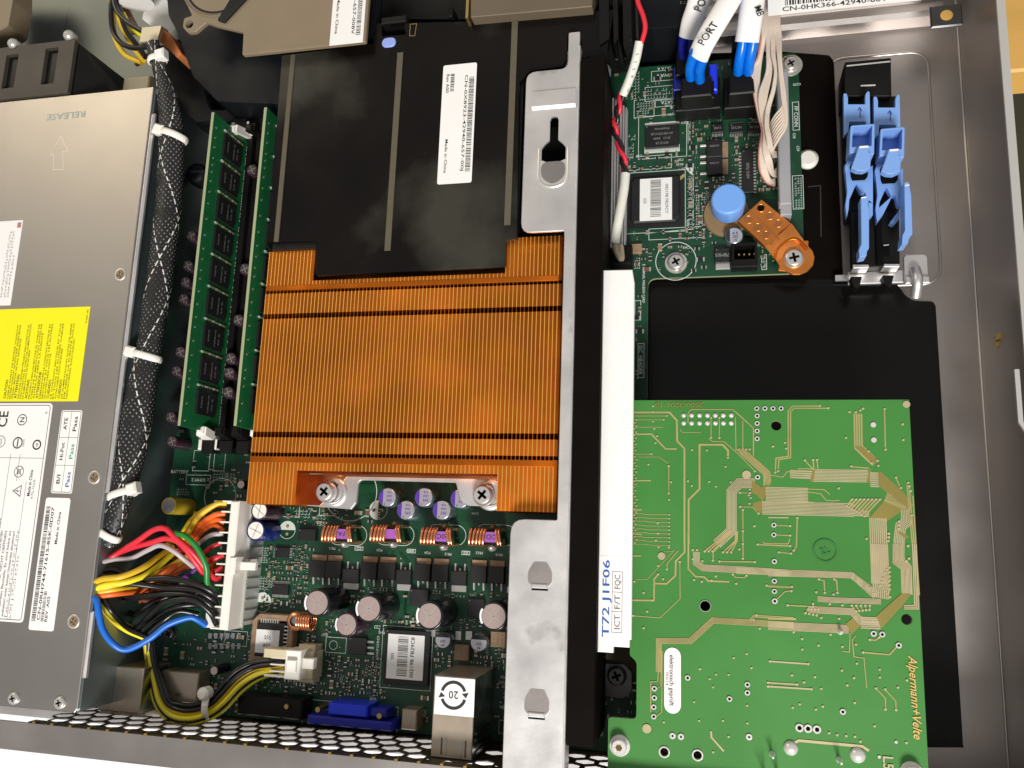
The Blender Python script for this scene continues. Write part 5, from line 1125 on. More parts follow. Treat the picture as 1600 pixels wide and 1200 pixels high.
# ------------------------------------------------------------------ green expansion card, solder side up
ZC = Z_CARD
cd = thing('expansion_card', 'bright green expansion card lying solder side up with gold traces', 'circuit board', (20, -8, ZC-1.6))
q = MB()
YBc = -83.0; cx0 = W(987, 700, ZC)[0]; cx1 = 64.9; cyt = W(1200, 625, ZC)[1]; cxi = W(990, 1060, ZC)[0]; cyi = W(970, 1122, ZC)[1]; cxl = W(950, 1160, ZC)[0]
cb = [(cxl, YBc), (cx1, YBc), (cx1, cyt), (cx0, cyt), (cx0, cyi+20), (cxi+1, cyi+18), (cxi+1, cyi), (cxl, cyi)]
def hc(px, py, r): x, y = W(px, py, ZC); return ccw(circ(x, y, MM(r, ZC), 18))
big = [hc(1213, 665, 7.5), hc(1102, 947, 7.5), hc(1417, 968, 7.5), hc(988, 692, 3), hc(1038, 1175, 6), hc(1090, 1180, 6)]
q.prism(rounded(cb, [.3, .3, .3, .3, .2, 1.2, 1.5, 1.2]), ZC-1.6, ZC, 'pcb_edge', top='card', holes=big, bottom=True)
def CZ(sc, ox, oy): return lambda pts: [W(ox+x/sc, oy+y/sc, ZC) for x, y in pts]
A = CZ(3.5556, 1150, 600); B = CZ(5, 960, 610); C_ = CZ(5.4536, 960, 830); D = CZ(3.427, 1200, 850); E_ = CZ(2.2857, 900, 850); R_ = CZ(1, 0, 0)
z3 = ZC+.34; seen_v = []
lev = [0]
def up_(): lev[0] += 1; return ZC+.03+lev[0]*.0012      # every trace run sits on a level of its own
def L(f, pts, w=2.2, m_='gold'): q.line(f(pts), MM(w, ZC), up_(), m_)
def LV(f, pts, w=1.6, m_='gold', r=2.0): L(f, pts, w, m_); [V(f, p_, r) for p_ in (pts[0], pts[-1])]
def V(f, p_, r=2.0, m_='gold_pale'):
    x, y = f([p_])[0]; r *= .88
    for a_ in seen_v:
        if math.hypot(a_[0]-x, a_[1]-y) < a_[2]+MM(r, ZC): return
    seen_v.append((x, y, MM(r, ZC))); q.flat(circ(x, y, MM(r, ZC), 10), z3, m_)
def BU(f, pts, n, w, m_='gold_pale', duty=.70): q.bundle(f(pts), n, MM(w, ZC), up_(), m_, duty)
def PO(f, pts, m_='olive_gold'): q.flat(f(pts), up_(), m_)
L(A, [(465, 122), (315, 123), (290, 150), (290, 402), (222, 412), (218, 490)], 1.7); L(A, [(512, 135), (322, 135), (303, 155), (303, 410), (238, 420), (234, 484)], 1.7)
for p_ in ((465, 122), (512, 135), (218, 492), (234, 484)): V(A, p_)
BU(A, [(677, 165), (680, 350), (775, 440)], 4, 13, 'gold'); PO(A, [(655, 345), (700, 345), (800, 430), (760, 445)]); LV(A, [(825, 140), (830, 365)])
for p_ in ((630, 157), (665, 158), (690, 148), (705, 138), (785, 427), (753, 440), (735, 375), (790, 455), (610, 300), (925, 225), (928, 312), (205, 348), (272, 327), (278, 360), (102, 790), (725, 860), (570, 580), (640, 458), (382, 425), (428, 422), (450, 422), (888, 520), (915, 578), (955, 550), (962, 568)): V(A, p_)
for p_ in ((762, 228), (765, 312)): V(A, p_, 4.5, 'solder')
L(A, [(382, 425), (430, 475)], 1.6); L(A, [(428, 422), (433, 475)], 1.6); L(A, [(450, 422), (455, 470)], 1.6); L(A, [(345, 470), (430, 472)], 1.4); L(A, [(645, 460), (740, 468)], 1.6); L(A, [(888, 520), (912, 575)], 1.6)
BU(A, [(300, 500), (425, 505)], 4, 13); BU(A, [(425, 508), (735, 512)], 9, 19); PO(A, [(410, 540), (425, 475), (440, 475), (430, 545)]); PO(A, [(725, 545), (740, 472), (752, 474), (745, 550)]); BU(A, [(745, 531), (795, 533)], 8, 22)
PO(A, [(790, 488), (805, 488), (930, 600), (925, 608), (860, 625), (790, 562)])
L(A, [(0, 360), (155, 490), (155, 570)], 1.4); BU(A, [(40, 380), (170, 495), (175, 550)], 6, 11, 'gold'); PO(A, [(10, 362), (75, 390), (190, 490), (145, 495)])
L(A, [(190, 505), (260, 518), (285, 487), (345, 487)], 1.4); L(A, [(98, 395), (98, 245), (0, 155)], 1.2)
PO(A, [(95, 540), (140, 575), (170, 572), (185, 560), (150, 650), (95, 600)]); PO(A, [(95, 660), (150, 645), (140, 722), (95, 685)])
BU(A, [(165, 610), (400, 616)], 10, 21); L(A, [(380, 583), (490, 587), (522, 615)], 1.4); L(A, [(400, 600), (470, 610), (500, 645), (540, 650), (575, 645)], 1.4); L(A, [(150, 655), (430, 658)], 2.0, 'gold')
BU(A, [(145, 688), (655, 700)], 10, 20); BU(A, [(655, 716), (740, 722)], 4, 9)
for i in range(8): LV(A, [(615+i*14, 678+i*8), (645+i*22, 642)], 2.4, 'gold')
PO(A, [(742, 742), (830, 640), (925, 668), (960, 680), (830, 768)]); BU(A, [(830, 628), (975, 690)], 8, 13, 'gold'); PO(A, [(860, 622), (930, 600), (985, 680), (960, 692)])
BU(A, [(787, 745), (800, 1110)], 9, 24); L(A, [(180, 742), (292, 743)], 1.8, 'gold_pale')
BU(A, [(945, 700), (948, 765), (915, 790), (905, 870), (905, 975), (945, 1020), (950, 1170)], 7, 15); PO(A, [(895, 820), (915, 820), (968, 850), (940, 860)]); PO(A, [(875, 985), (930, 985), (975, 1020), (920, 1035)])
BU(A, [(955, 560), (1010, 1173)], 2, 5, 'gold'); L(A, [(982, 620), (1018, 1173)], 1.6)
for p_ in ((905, 765), (905, 785), (905, 805), (848, 832), (848, 852), (845, 872), (955, 900), (955, 915), (960, 970), (945, 985), (975, 730), (968, 595)): V(A, p_, 2.2)
for y_ in (785, 838): L(A, [(210, y_), (300, y_+4)], 1.4); V(A, (300, y_+4))
LV(A, [(340, 745), (335, 905), (320, 925)], 1.6); LV(A, [(120, 892), (300, 900)], 2.0); L(A, [(150, 875), (155, 885), (290, 888), (298, 860)], 1.4); LV(A, [(238, 935), (305, 942)], 1.5); LV(A, [(38, 700), (38, 970)], 1.4)
BU(A, [(0, 1037), (640, 1062), (790, 1173)], 6, 9); LV(A, [(460, 1085), (490, 1095), (493, 1160)], 1.5); LV(A, [(545, 1085), (560, 1095), (563, 1160)], 1.5); LV(A, [(170, 1120), (310, 1127)], 1.5)
for i in range(6): LV(A, [(800+i*4, 1120-i*10), (852, 1040+i*24-20)], 1.5)
# left half
L(B, [(145, 172), (430, 172), (488, 235), (490, 395), (547, 455), (547, 1200)], 2.8); L(B, [(887, 525), (888, 470), (845, 425), (665, 425), (665, 770), (580, 855), (580, 1200)], 2.8); L(B, [(145, 342), (290, 342), (400, 457), (488, 458)], 2.4)
L(B, [(145, 200), (410, 200)], 1); L(B, [(145, 230), (385, 230)], 1); L(B, [(150, 287), (380, 287)], 1); L(B, [(160, 498), (290, 498)], 1); L(B, [(150, 705), (285, 705)], 2.2); LV(B, [(425, 592), (425, 805)], 1.2)
L(B, [(150, 935), (215, 932)], 2.0); L(B, [(145, 1120), (215, 1125)], 2.0); L(B, [(190, 520), (350, 520), (420, 570)], .9); L(B, [(510, 300), (530, 328), (675, 330)], .9); L(B, [(575, 255), (575, 180), (600, 150), (925, 150), (1085, 295), (1085, 515)], 1.3)
for x_, yb_ in ((755, 370), (820, 372)): LV(B, [(x_, 215), (x_, yb_)], 1.2)
L(B, [(945, 210), (950, 470)], 1.2); L(B, [(1003, 235), (1003, 470)], 1.2); L(B, [(740, 378), (765, 398), (855, 400), (950, 480), (1100, 632)], 1.2)
BU(B, [(985, 465), (1190, 650), (1190, 740)], 7, 10, 'gold'); BU(B, [(1100, 725), (975, 725), (915, 790), (915, 1095), (800, 1200)], 8, 15); V(B, (1032, 660), 7.5)
PO(B, [(1075, 700), (1100, 720), (1145, 755), (1180, 750), (1150, 830), (1070, 800)]); LV(B, [(980, 800), (1060, 802)], 1.2); LV(B, [(982, 910), (1080, 912), (1125, 962)], 1.2); LV(B, [(1003, 950), (1003, 1200)], 1.2)
for i in range(9): y_ = 960+i*30; L(B, [(150, y_), (200+20*(i % 3), y_), (240+20*(i % 3), y_+8), (428, y_+10)], .9); V(B, (428, y_+12), 1.5)
for yy_, xx_ in [(v, 150+(v*7) % 26) for v in range(230, 1200, 24)]: V(B, (xx_, yy_), 1.8, 'gold')
for p_ in ((302, 125), (302, 170), (410, 200), (385, 230), (312, 302), (335, 358), (322, 412), (302, 245), (607, 467), (723, 470), (740, 715), (793, 752), (605, 747), (575, 710), (443, 718), (428, 855), (868, 597), (267, 580), (910, 718), (1097, 632), (1092, 1062), (1330, 410), (1240, 438), (1340, 457), (1058, 775), (1050, 820), (1065, 840), (1055, 885), (340, 1038), (340, 1118), (325, 1172), (1112, 970), (290, 497), (975, 462), (1030, 462), (1057, 462), (887, 527)): V(B, p_, 1.8)
for i in range(7):
    for j in range(2):
        x, y = B([(541+i*62, 195+j*61)])[0]; q.lathe(x, y, [(.85, ZC+.02), (.75, ZC+.35), (.3, ZC+.6), (.05, ZC+.65)], 'solder', 10)
L(C_, [(598, 0), (598, 178), (523, 255), (520, 378), (445, 448), (345, 445)], 2.6); L(C_, [(375, 368), (340, 405), (337, 590), (145, 588)], 2.4); L(C_, [(630, 0), (630, 320), (690, 385), (765, 390), (800, 425), (980, 430)], 2.4)
BU(C_, [(700, 175), (697, 270), (755, 312), (1100, 330), (1527, 360)], 7, 10); LV(C_, [(558, 262), (560, 575), (388, 738), (160, 720)], 1.1); L(C_, [(545, 165), (450, 275), (448, 325)], 1.3); L(C_, [(510, 160), (280, 410), (180, 412)], .9); L(C_, [(420, 175), (505, 172)], .9); L(C_, [(145, 210), (228, 210)], 2.0)
BU(C_, [(378, 1200), (380, 935), (648, 935), (838, 760), (1527, 800)], 6, 9, 'gold'); BU(C_, [(1150, 765), (1190, 722), (1527, 742)], 2, 4, 'gold')
for i in range(3): L(C_, [(770+i*33, 170), (985+i*12, 0)], 2.0); V(C_, (770+i*33, 172)); L(C_, [(925+i*35, 180), (1030+i*8, 80), (1035+i*6, 0)], 1.8); V(C_, (925+i*35, 180))
LV(C_, [(840, 250), (842, 180), (900, 120)], 1.6); LV(C_, [(895, 258), (1195, 262)], 1.8); LV(C_, [(1095, 0), (1097, 230)], 1.4); LV(C_, [(1008, 368), (1030, 392), (1105, 395), (1125, 378)], 1.4)
V(C_, (402, 212), 6.5)
for p_ in ((355, 78), (465, 98), (377, 135), (465, 140), (373, 295), (373, 368), (448, 325), (280, 685), (250, 825), (250, 525), (170, 430), (745, 430), (680, 415), (828, 420), (865, 385), (1038, 447), (1065, 155), (1017, 1080), (1127, 1045), (730, 1175), (1168, 1165), (322, 590), (1238, 830), (667, 160), (705, 160), (668, 238), (750, 255), (1187, 757), (1210, 715), (415, 408)): V(C_, p_, 1.9)
BU(D, [(0, 157), (450, 168), (575, 280)], 6, 8.5); BU(D, [(0, 437), (432, 456)], 8, 12); PO(D, [(418, 425), (470, 380), (495, 440), (445, 485)]); BU(D, [(265, 293), (340, 300), (605, 308)], 5, 8); BU(D, [(215, 350), (450, 362), (500, 415), (600, 420)], 7, 10); BU(D, [(495, 420), (600, 425)], 7, 17)
PO(D, [(580, 385), (718, 262), (765, 270), (720, 330), (605, 455)]); BU(D, [(597, 0), (605, 230), (600, 290)], 9, 23); BU(D, [(692, 0), (692, 92), (742, 130), (742, 265)], 8, 13); BU(D, [(783, 0), (795, 338), (728, 338)], 3, 7)
L(D, [(438, 478), (435, 578), (400, 573)], 1.3); L(D, [(470, 490), (450, 512), (460, 603), (513, 610), (528, 772)], 1.3); LV(D, [(508, 580), (650, 592), (698, 540)], 2.0); LV(D, [(10, 628), (215, 642)], 2.2, 'gold_pale'); LV(D, [(0, 742), (155, 752)], 2.0, 'gold_pale'); LV(D, [(0, 762), (232, 777)], 2.4, 'gold_pale')
LV(D, [(578, 773), (628, 825), (628, 885)], 1.5); LV(D, [(627, 778), (683, 840), (685, 888)], 1.5); L(D, [(120, 1075), (165, 1052), (505, 1083), (540, 1106)], 3.6, 'gold_pale'); L(D, [(0, 398), (150, 402)], 3); LV(D, [(105, 328), (240, 335)], 1.6); LV(D, [(545, 512), (575, 515), (595, 500)], 1.8)
L(D, [(298, 190), (303, 265)], 1.4); V(D, (303, 265)); L(D, [(365, 190), (372, 265)], 1.4); V(D, (372, 265)); L(D, [(42, 300), (90, 255), (130, 250)], 1.5); L(D, [(0, 228), (125, 232)], 1.5)
for i in range(5): LV(D, [(600+i*9, 210-i*18), (652, 285-i*32)], 1.5); LV(D, [(470+i*18, 360-i*2), (448+i*24, 330)], 1.3)
for i in range(4): LV(D, [(200+i*20, 370+i*4), (215+i*18, 350)], 1.3)
for p_ in ((125, 230), (125, 252), (258, 258), (240, 320), (350, 270), (330, 322), (398, 328), (285, 395), (380, 400), (137, 472), (335, 485), (182, 508), (183, 565), (270, 543), (398, 550), (470, 538), (475, 640), (395, 677), (597, 672), (598, 714), (460, 717), (424, 756), (695, 768), (743, 730), (128, 703), (251, 712), (192, 740), (285, 775), (464, 850), (170, 858), (293, 870), (132, 876), (256, 886), (570, 975), (327, 1012), (370, 1022), (418, 1027), (465, 1031), (494, 1057), (740, 1064), (545, 235), (568, 265)): V(D, p_, 1.9)
for p_ in ((685, 1060), (595, 1140)): V(D, p_, 2.4, 'solder')
for p_ in ((565, 408), (610, 393), (627, 443), (445, 448), (545, 467), (500, 466), (478, 482), (490, 511), (422, 564), (440, 631), (525, 631), (611, 577), (612, 640), (545, 688), (490, 743), (314, 636), (240, 300), (255, 240), (655, 303), (776, 316)): V(E_, p_, 1.7)
L(E_, [(267, 600), (267, 492), (292, 490), (300, 370)], 1.4); L(E_, [(305, 380), (303, 505), (285, 520)], 1.2); L(E_, [(308, 380), (306, 600), (285, 616)], 1.2); L(E_, [(482, 668), (484, 690), (528, 740)], 2.6, 'gold_pale'); V(E_, (253, 659), 7.5); V(R_, (1416, 632), 6); V(R_, (1408, 636), 4)
def ringh(f, p_, r=3.2, rh=1.6):
    x, y = f([p_])[0]; q.ring(x, y, MM(rh, ZC), MM(r, ZC), z3+.04, 'solder', 16); q.flat(circ(x, y, MM(rh, ZC), 12), z3+.02, 'hole')
for p_ in ((115, 137), (160, 137), (205, 137), (250, 137), (117, 178), (117, 220), (117, 262), (117, 305), (120, 518), (210, 784), (210, 838), (213, 986), (213, 1095), (213, 1152)): ringh(A, p_, 3.6, 1.9)
for p_ in ((36, 306), (565, 480), (611, 484), (699, 543), (400, 898)): ringh(D, p_, 4.0, 2.0)
for p_ in ((168, 984), (214, 988), (262, 993)): ringh(D, p_, 5.6, 3)
for p_ in ((280, 516), (280, 549), (278, 582), (278, 616), (399, 478), (612, 502), (612, 531), (548, 553)): ringh(E_, p_, 3.8, 2)
for p_ in ((345, 685), (375, 688), (618, 689)): ringh(E_, p_, 4.4, 1.6)
for i_ in (4, 5): 
    cxx, cyy = sum(p_[0] for p_ in big[i_])/18, sum(p_[1] for p_ in big[i_])/18; q.ring(cxx, cyy, MM(6, ZC), MM(8, ZC), z3, 'solder', 20)
q.ring(*W(1102, 947, ZC), MM(7.5, ZC), MM(8.4, ZC), z3, 'gray_conn', 20)
x, y = W(1289, 860, ZC); q.ring(x, y, 3.3, 3.7, z3, 'card', 30); q.mats.append(mat('faded_ink', (.030, .165, .038), .5)); fi = len(q.mats)-1
for k_ in range(len(q.m)-1, -1, -1):
    if q.m[k_] == q.mi('card') and k_ > len(q.m)-64: q.m[k_] = fi
q.mats.append(mat('faded_stamp', (.032, .17, .038), .45)); q.text('2L', x, y, z3, 2.2, 20, 'card'); sn_ = len(glyphs('2L')[1])
for k_ in range(len(q.m)-sn_, len(q.m)): q.m[k_] = len(q.mats)-1
q.m = list(q.m); q.text('2500-3201-10', *W(1061, 633, ZC), z3, 1.7, 180, 'olive_gold', fit=16.3)
x, y = W(1430, 1089, ZC); q.text('Alpermann+Velte', x, y, z3, 2.5, -89, 'gold', fit=24.5, shear=.35); q.mats.append(mat('gold_lettering', (.72, .48, .16), .4, .3)); 
gm = q.mi('gold'); nl = len(q.mats)-1
ng = len(glyphs('Alpermann+Velte', .35)[1])
for k_ in range(len(q.m)-ng, len(q.m)): q.m[k_] = nl
q.text('L5', *W(1388, 1192, ZC), z3, 3.0, -90, 'gold_pale')
q.build('card_board', cd)
for px, py, r_2 in ((1236, 1170, 10), (1341, 1181, 10.5)):
    x, y = W(px, py, ZC+1); r_2 = MM(r_2, ZC); q = MB(); q.lathe(x, y, [(r_2, ZC+.02), (r_2*.95, ZC+.5), (r_2*.7, ZC+1.1), (r_2*.35, ZC+1.5), (.1, ZC+1.7)], 'solder', 20); q.build('solder_dome', cd)
for px, py, h_ in ((1206, 1178, 5), (1311, 1187, 5), (1313, 987, 2.6), (1215, 1210, 8), (1195, 1212, 8)): x, y = W(px, py, ZC); q = MB(); q.lathe(x, y, [(1.0, ZC), (.8, ZC+.6), (.45, ZC+1.2), (.4, ZC+h_)], 'solder', 10); q.build('solder_pin', cd)
for px, py in ((967, 1168), (1428, 1212)):
    x, y = W(px, py, ZC+3); q = MB(); q.cyl(x, y, ZC, ZC+.5, 3.4, 'solder', 28, ch=.1); q.cyl(x, y, ZC+.5, ZC+1, 3.1, 'solder', 28)
    q.prism(circ(x, y, 2.6, 24), ZC+1, ZC+3.4, 'solder', ch=.4, holes=[ccw(circ(x, y, 1.15, 6))]); q.flat(circ(x, y, 1.15, 6), ZC+1.8, 'brass'); q.build('hex_screw', cd)
q = MB(); a = RX(1038, 1011, 1064, 1116, ZC); q.prism(rrect(a[0], a[1], a[2], a[3], 2.8), ZC+.08, ZC+.2, 'white'); xm = (a[0]+a[2])/2; q.text('elektronisch geprüft', xm-.2, (a[1]+a[3])/2, ZC+.23, 1.5, -90, 'ink', fit=16); q.text('703/14', xm-1.7, (a[1]+a[3])/2+.5, ZC+.23, .9, -90, 'ink_gray', fit=4.4); q.build('test_label', cd)

# ------------------------------------------------------------------ blue knob and copper clip
kb = thing('thumb_knob', 'light blue round push knob on a brass-coloured washer', 'knob', (*W(1140, 330, 3), .1))
kx_, ky_ = W(1138, 310, 16); r0 = MM(27, 16)
q = MB(); q.lathe(kx_, ky_, [(r0*.93, 6), (r0, 7), (r0, 14.6), (r0*.985, 15.2), (r0*.93, 15.8), (r0*.86, 16)], 'blue_knob', 40); q.build('cap', kb)
q = MB(); q.cyl(kx_-.4, ky_-.6, .2, 2.6, MM(36, 2.6), 'ferrite', 36, ch=.4); q.cyl(kx_, ky_, 2.6, 6.4, r0*.8, 'brass', 28); q.build('washer', kb)
cl = thing('copper_clip', 'angled orange copper strip with six round dimples, screwed at its lower end', 'clip', (*W(1215, 370, 5), 3))
ZK = 7.5
q = MB(); C0 = W(1241, 402, ZK-2.5)
bod = WP([(1190, 311), (1237, 349), (1220, 362), (1204, 383), (1196, 386), (1152, 345)], ZK)
q.prism(rounded(bod, .5), ZK-2.2, ZK, 'copper_clip', ch=.25)
k1 = WP([(1237, 349), (1196, 386)], ZK); k2 = WP([(1256, 376), (1214, 408)], ZK-2.5)
q.hexa([(k1[0][0], k1[0][1], ZK-1), (k1[1][0], k1[1][1], ZK-1), (k2[1][0], k2[1][1], ZK-3.4), (k2[0][0], k2[0][1], ZK-3.4)], [(k1[0][0], k1[0][1], ZK), (k1[1][0], k1[1][1], ZK), (k2[1][0], k2[1][1], ZK-2.4), (k2[0][0], k2[0][1], ZK-2.4)], 'copper_clip')
foot = WP([(1256, 376), (1264, 376), (1263, 384), (1270, 392), (1273, 402), (1271, 414), (1262, 424), (1250, 429), (1238, 429), (1228, 424), (1215, 423), (1218, 416), (1213, 408)], ZK-2.5)
q.prism(rounded(foot, .5), ZK-3.6, ZK-2.4, 'copper_clip', ch=.2)
q.tube([(*W(1211, 404, ZK-1), ZK-1.6), (*W(1214, 390, ZK-1), ZK-1.3), (*W(1230, 376, ZK-1), ZK-1.3), (*W(1246, 374, ZK-1), ZK-1.3), (*W(1262, 388, ZK-1), ZK-1.9)], .5, 'copper_fin', seg=8); q.line(WP([(1171, 328), (1218, 374)], ZK+.04), .3, ZK+.04, 'copper_base')
for px, py in ((1189, 325), (1203, 337), (1216, 349), (1170, 343), (1184, 355), (1197, 367)):
    x, y = W(px, py, ZK); q.lathe(x, y, [(1.75, ZK+.02), (1.6, ZK+.3), (1.35, ZK+.05)], 'copper_clip', 18); q.f.pop(); q.m.pop(); q.sm.pop(); q.flat(circ(x, y, 1.35, 18), ZK+.04, 'hole' if (px, py) == (1189, 325) else 'copper_base')
q.build('strip', cl)
x, y = W(1241, 402, 7); q = MB(); screw(q, x, y, ZK-2.4, 3.7, 'legs', .2, 2.0); q.build('screw', cl)

# ------------------------------------------------------------------ card guide with two blue latches
def hex_(q, t, d, zt, zb, m_): q.prism(rounded(WP(t, zt), .3), zb, zt, m_, ch=.2, bottom=True)
gd = thing('card_guide', 'black plastic card guide holding two blue latches', 'card guide', (*W(1355, 260, 0), -7))
q = MB(); a = RX(1318, 94, 1394, 430, 4)
hex_(q, [(1320, 97), (1392, 90), (1393, 150), (1320, 150)], 0, 9, -7, 'black'); 
q.line(WP([(1323, 103), (1391, 96)], 9.05), .6, 9.05, 'solder'); q.line(WP([(1345, 134), (1368, 133)], 9.05), .6, 9.05, 'solder')
hex_(q, [(1320, 150), (1404, 150), (1405, 330), (1326, 330)], 0, 6, -7, 'black')
hex_(q, [(1330, 330), (1405, 330), (1406, 415), (1332, 418)], 0, 8, 3, 'black'); hex_(q, [(1368, 340), (1378, 340), (1380, 412), (1370, 412)], 0, 9.5, 8, 'hole')
hex_(q, [(1333, 413), (1358, 413), (1358, 418), (1333, 419)], 0, 9, 3, 'steel_bright'); hex_(q, [(1381, 412), (1406, 412), (1406, 417), (1381, 417)], 0, 9, 3, 'steel_bright')
hex_(q, [(1372, 386), (1390, 384), (1390, 400), (1374, 400)], 0, 8.6, 8, 'hole'); q.line(WP([(1381, 383), (1389, 382)], 9), .4, 8.7, 'solder')
for px, py in ((1338, 440), (1388, 438)): hex_(q, [(px-9, py-8), (px+9, py-8), (px+5, py+8), (px+2, py+12), (px-5, py+6)], 0, 7, 2, 'black')
q.build('guide_base', gd)
def latchb(dx, dy, lab, kind):
    q = MB(); o = lambda p_: [(x+dx, y+dy) for x, y in p_]; b_ = 'blue_pl'
    hex_(q, o([(1318, 146), (1323, 146), (1325, 153), (1325, 163), (1352, 163), (1352, 148), (1356, 142), (1359, 144), (1360, 200), (1353, 200), (1353, 190), (1327, 190), (1326, 205), (1319, 212)]), 0, 14, 11.5, b_)
    for s_ in (((1340, 173), (1343, 168), (1347, 174)), ((1344, 168), (1344, 184))): q.line(WP(o(s_), 14.05), .3, 14.05, 'vga')
    # open cup
    q.prism(rounded(WP(o([(1329, 196), (1367, 193), (1366, 241), (1327, 238)]), 22), .6), 14, 22, b_, ch=.2, holes=[ccw(WP(o([(1332.5, 199), (1363, 196.5), (1362, 228), (1331, 230)]), 22))]); q.flat(WP(o([(1332, 199), (1363, 197), (1362, 228), (1331, 230)]), 22), 14.2, b_)
    hex_(q, o([(1328, 238), (1340, 236), (1338, 242), (1326, 262), (1322, 275), (1320, 262)]), 0, 16, 13, b_); hex_(q, o([(1342, 228), (1358, 227), (1357, 238), (1361, 240), (1360, 262), (1349, 267), (1338, 266), (1330, 262), (1336, 246)]), 0, 24, 21, b_)
    q.line(WP(o([(1343, 230), (1357, 229)]), 24.05), .8, 24.05, 'white')
    hex_(q, o([(1329, 264), (1356, 262), (1356, 275), (1352, 280), (1332, 281), (1330, 276)]), 0, 15, 14.2, 'hole')
    q.prism(rounded(WP(o([(1320, 256), (1327, 258), (1330, 278), (1355, 278), (1358, 262), (1364, 258), (1364, 318), (1356, 316), (1352, 300), (1345, 300), (1338, 287), (1327, 312), (1326, 326), (1323, 340), (1321, 322), (1324, 300)]), 14), .3), 11, 14, b_, ch=.2)
    if kind == 0: hex_(q, o([(1345, 308), (1355, 307), (1358, 330), (1358, 388), (1355, 391), (1354, 400), (1343, 402), (1342, 390), (1346, 380)]), 0, 19, 13.5, b_); q.line(WP(o([(1346, 309), (1354, 308)]), 19.05), .5, 19.05, 'white'); hex_(q, o([(1357, 312), (1364, 318), (1364, 336), (1357, 342)]), 0, 14, 11, b_)
    else: hex_(q, [(1413, 285), (1420, 284), (1424, 305), (1426, 366), (1421, 370), (1419, 380), (1409, 382), (1410, 368), (1414, 360)], 0, 22, 15, b_); q.line(WP([(1414, 290), (1421, 289)], 22.05), .5, 22.05, 'white'); hex_(q, [(1390, 348), (1404, 330), (1405, 342), (1397, 351)], 0, 12, 9, b_); hex_(q, [(1372, 326), (1395, 305), (1380, 335), (1370, 348)], 0, 13, 10, b_)
    return q.build('latch', gd, lab)
latchb(0, 0, 'left blue latch, its lever ending low', 0); latchb(47, 5, 'right blue latch, its lever leaning outwards', 1)

# ------------------------------------------------------------------ blue drive cables, ribbon cable and thin sensor wire
def flatcable(pts, n, w, m_, name, parent, fx=None):             # n round cores side by side
    q = MB(); P_ = [P3(*p_[:3]) for p_ in pts]; S_ = smooth_path(P_, 6); rr = w/n/2
    for k_ in range(n):
        o = (k_-(n-1)/2)*w/n; out = []
        for i, p_ in enumerate(S_):
            t_ = (S_[min(i+1, len(S_)-1)]-S_[max(0, i-1)]); x_ = Vector((t_.y, -t_.x, 0)); x_ = Vector(fx) if fx else x_.normalized(); out.append(p_+x_*o)
        q.tube(out, rr*1.06, m_ if isinstance(m_, str) else m_[k_], seg=10, sm=False)
    return q.build(name, parent)
def wrap(pts, w, h_, name, parent, txt, tpos, tang, cap_, fit=None):
    q = MB(); q.tube([P3(*p_) for p_ in pts], 1, 'white', seg=20, per=6, flat=(w, h_), cap=False)
    return q.build(name, parent)
def flattext(parent, s_, px, py, z, ang, cap_, fit=None): x, y = W(px, py, z); q = MB(); q.text(s_, x, y, z, cap_, ang, 'ink', fit=fit); q.build('lettering', parent)
ca = thing('drive_cable', 'blue flat drive cable with a white sleeve marked PORT in front', 'cable', (*W(1090, 100, 5), 5), 'blue drive cables with white sleeves')
flatcable([(1087, 128, 17), (1086, 108, 25), (1095, 80, 33), (1110, 50, 37), (1135, 10, 38), (1160, -40, 38)], 2, 7.4, 'sata', 'cable', ca, (.93, -.37, 0))
sl1 = wrap([(1091.5, 88, 31.5), (1098, 72, 35), (1110, 50, 38), (1133, 12, 39), (1160, -35, 39)], 4.1, 2.3, 'white_sleeve', ca, '', None, 0, 0)
q = MB(); a = RX(1064, 122, 1112, 148, 19); q.box(*a, 9, 19, 'black', ch=.5); q.box(a[0]+2, a[3]-.5, a[2]-1.5, a[3]+3.5, 10, 17, 'black', ch=.4); q.box(a[2]-1, a[1]+1, a[2]+1, a[3], 9, 15, 'black', ch=.3); q.build('plug', ca)
flattext(sl1, 'PORT', 1106, 52, 40.9, 56, 3.0, 9.5)
cb_ = thing('drive_cable', 'blue flat drive cable with a white sleeve marked PO, bending behind the one marked PORT', 'cable', (*W(1075, 60, 5), 5), 'blue drive cables with white sleeves')
flatcable([(1075, 100, 8), (1073, 75, 14), (1076, 50, 20), (1088, 10, 26), (1098, -40, 28)], 2, 7.0, 'sata', 'cable', cb_, (.97, -.2, 0)).data.materials[0] = M['vga']
sl2 = wrap([(1077, 58, 20), (1082, 32, 25), (1091, 5, 28.5), (1100, -40, 29)], 4.2, 2.4, 'white_sleeve', cb_, '', None, 0, 0); flattext(sl2, 'PO', 1094, 8, 31.3, 62, 3.2, 5.0)
q = MB(); a = RX(1056, 82, 1104, 118, 9); q.box(*a, 1, 11, 'black', ch=.5); q.build('plug', cb_)
cc = thing('drive_cable', 'blue flat drive cable with a white sleeve marked MB beside the ribbon cable', 'cable', (*W(1160, 60, 5), 5), 'blue drive cables with white sleeves')
flatcable([(1161, 118, 17), (1163, 98, 24), (1168, 70, 29), (1173, 30, 33), (1180, -40, 34)], 2, 7.4, 'sata', 'cable', cc, (.99, -.1, 0))
sl3 = wrap([(1167, 66, 29.6), (1170, 45, 32), (1174, 15, 34.5), (1180, -40, 35.5)], 4.4, 3.0, 'white_sleeve', cc, '', None, 0, 0); flattext(sl3, 'MB', 1187, 17, 37.9, -74, 2.6, 4.0)
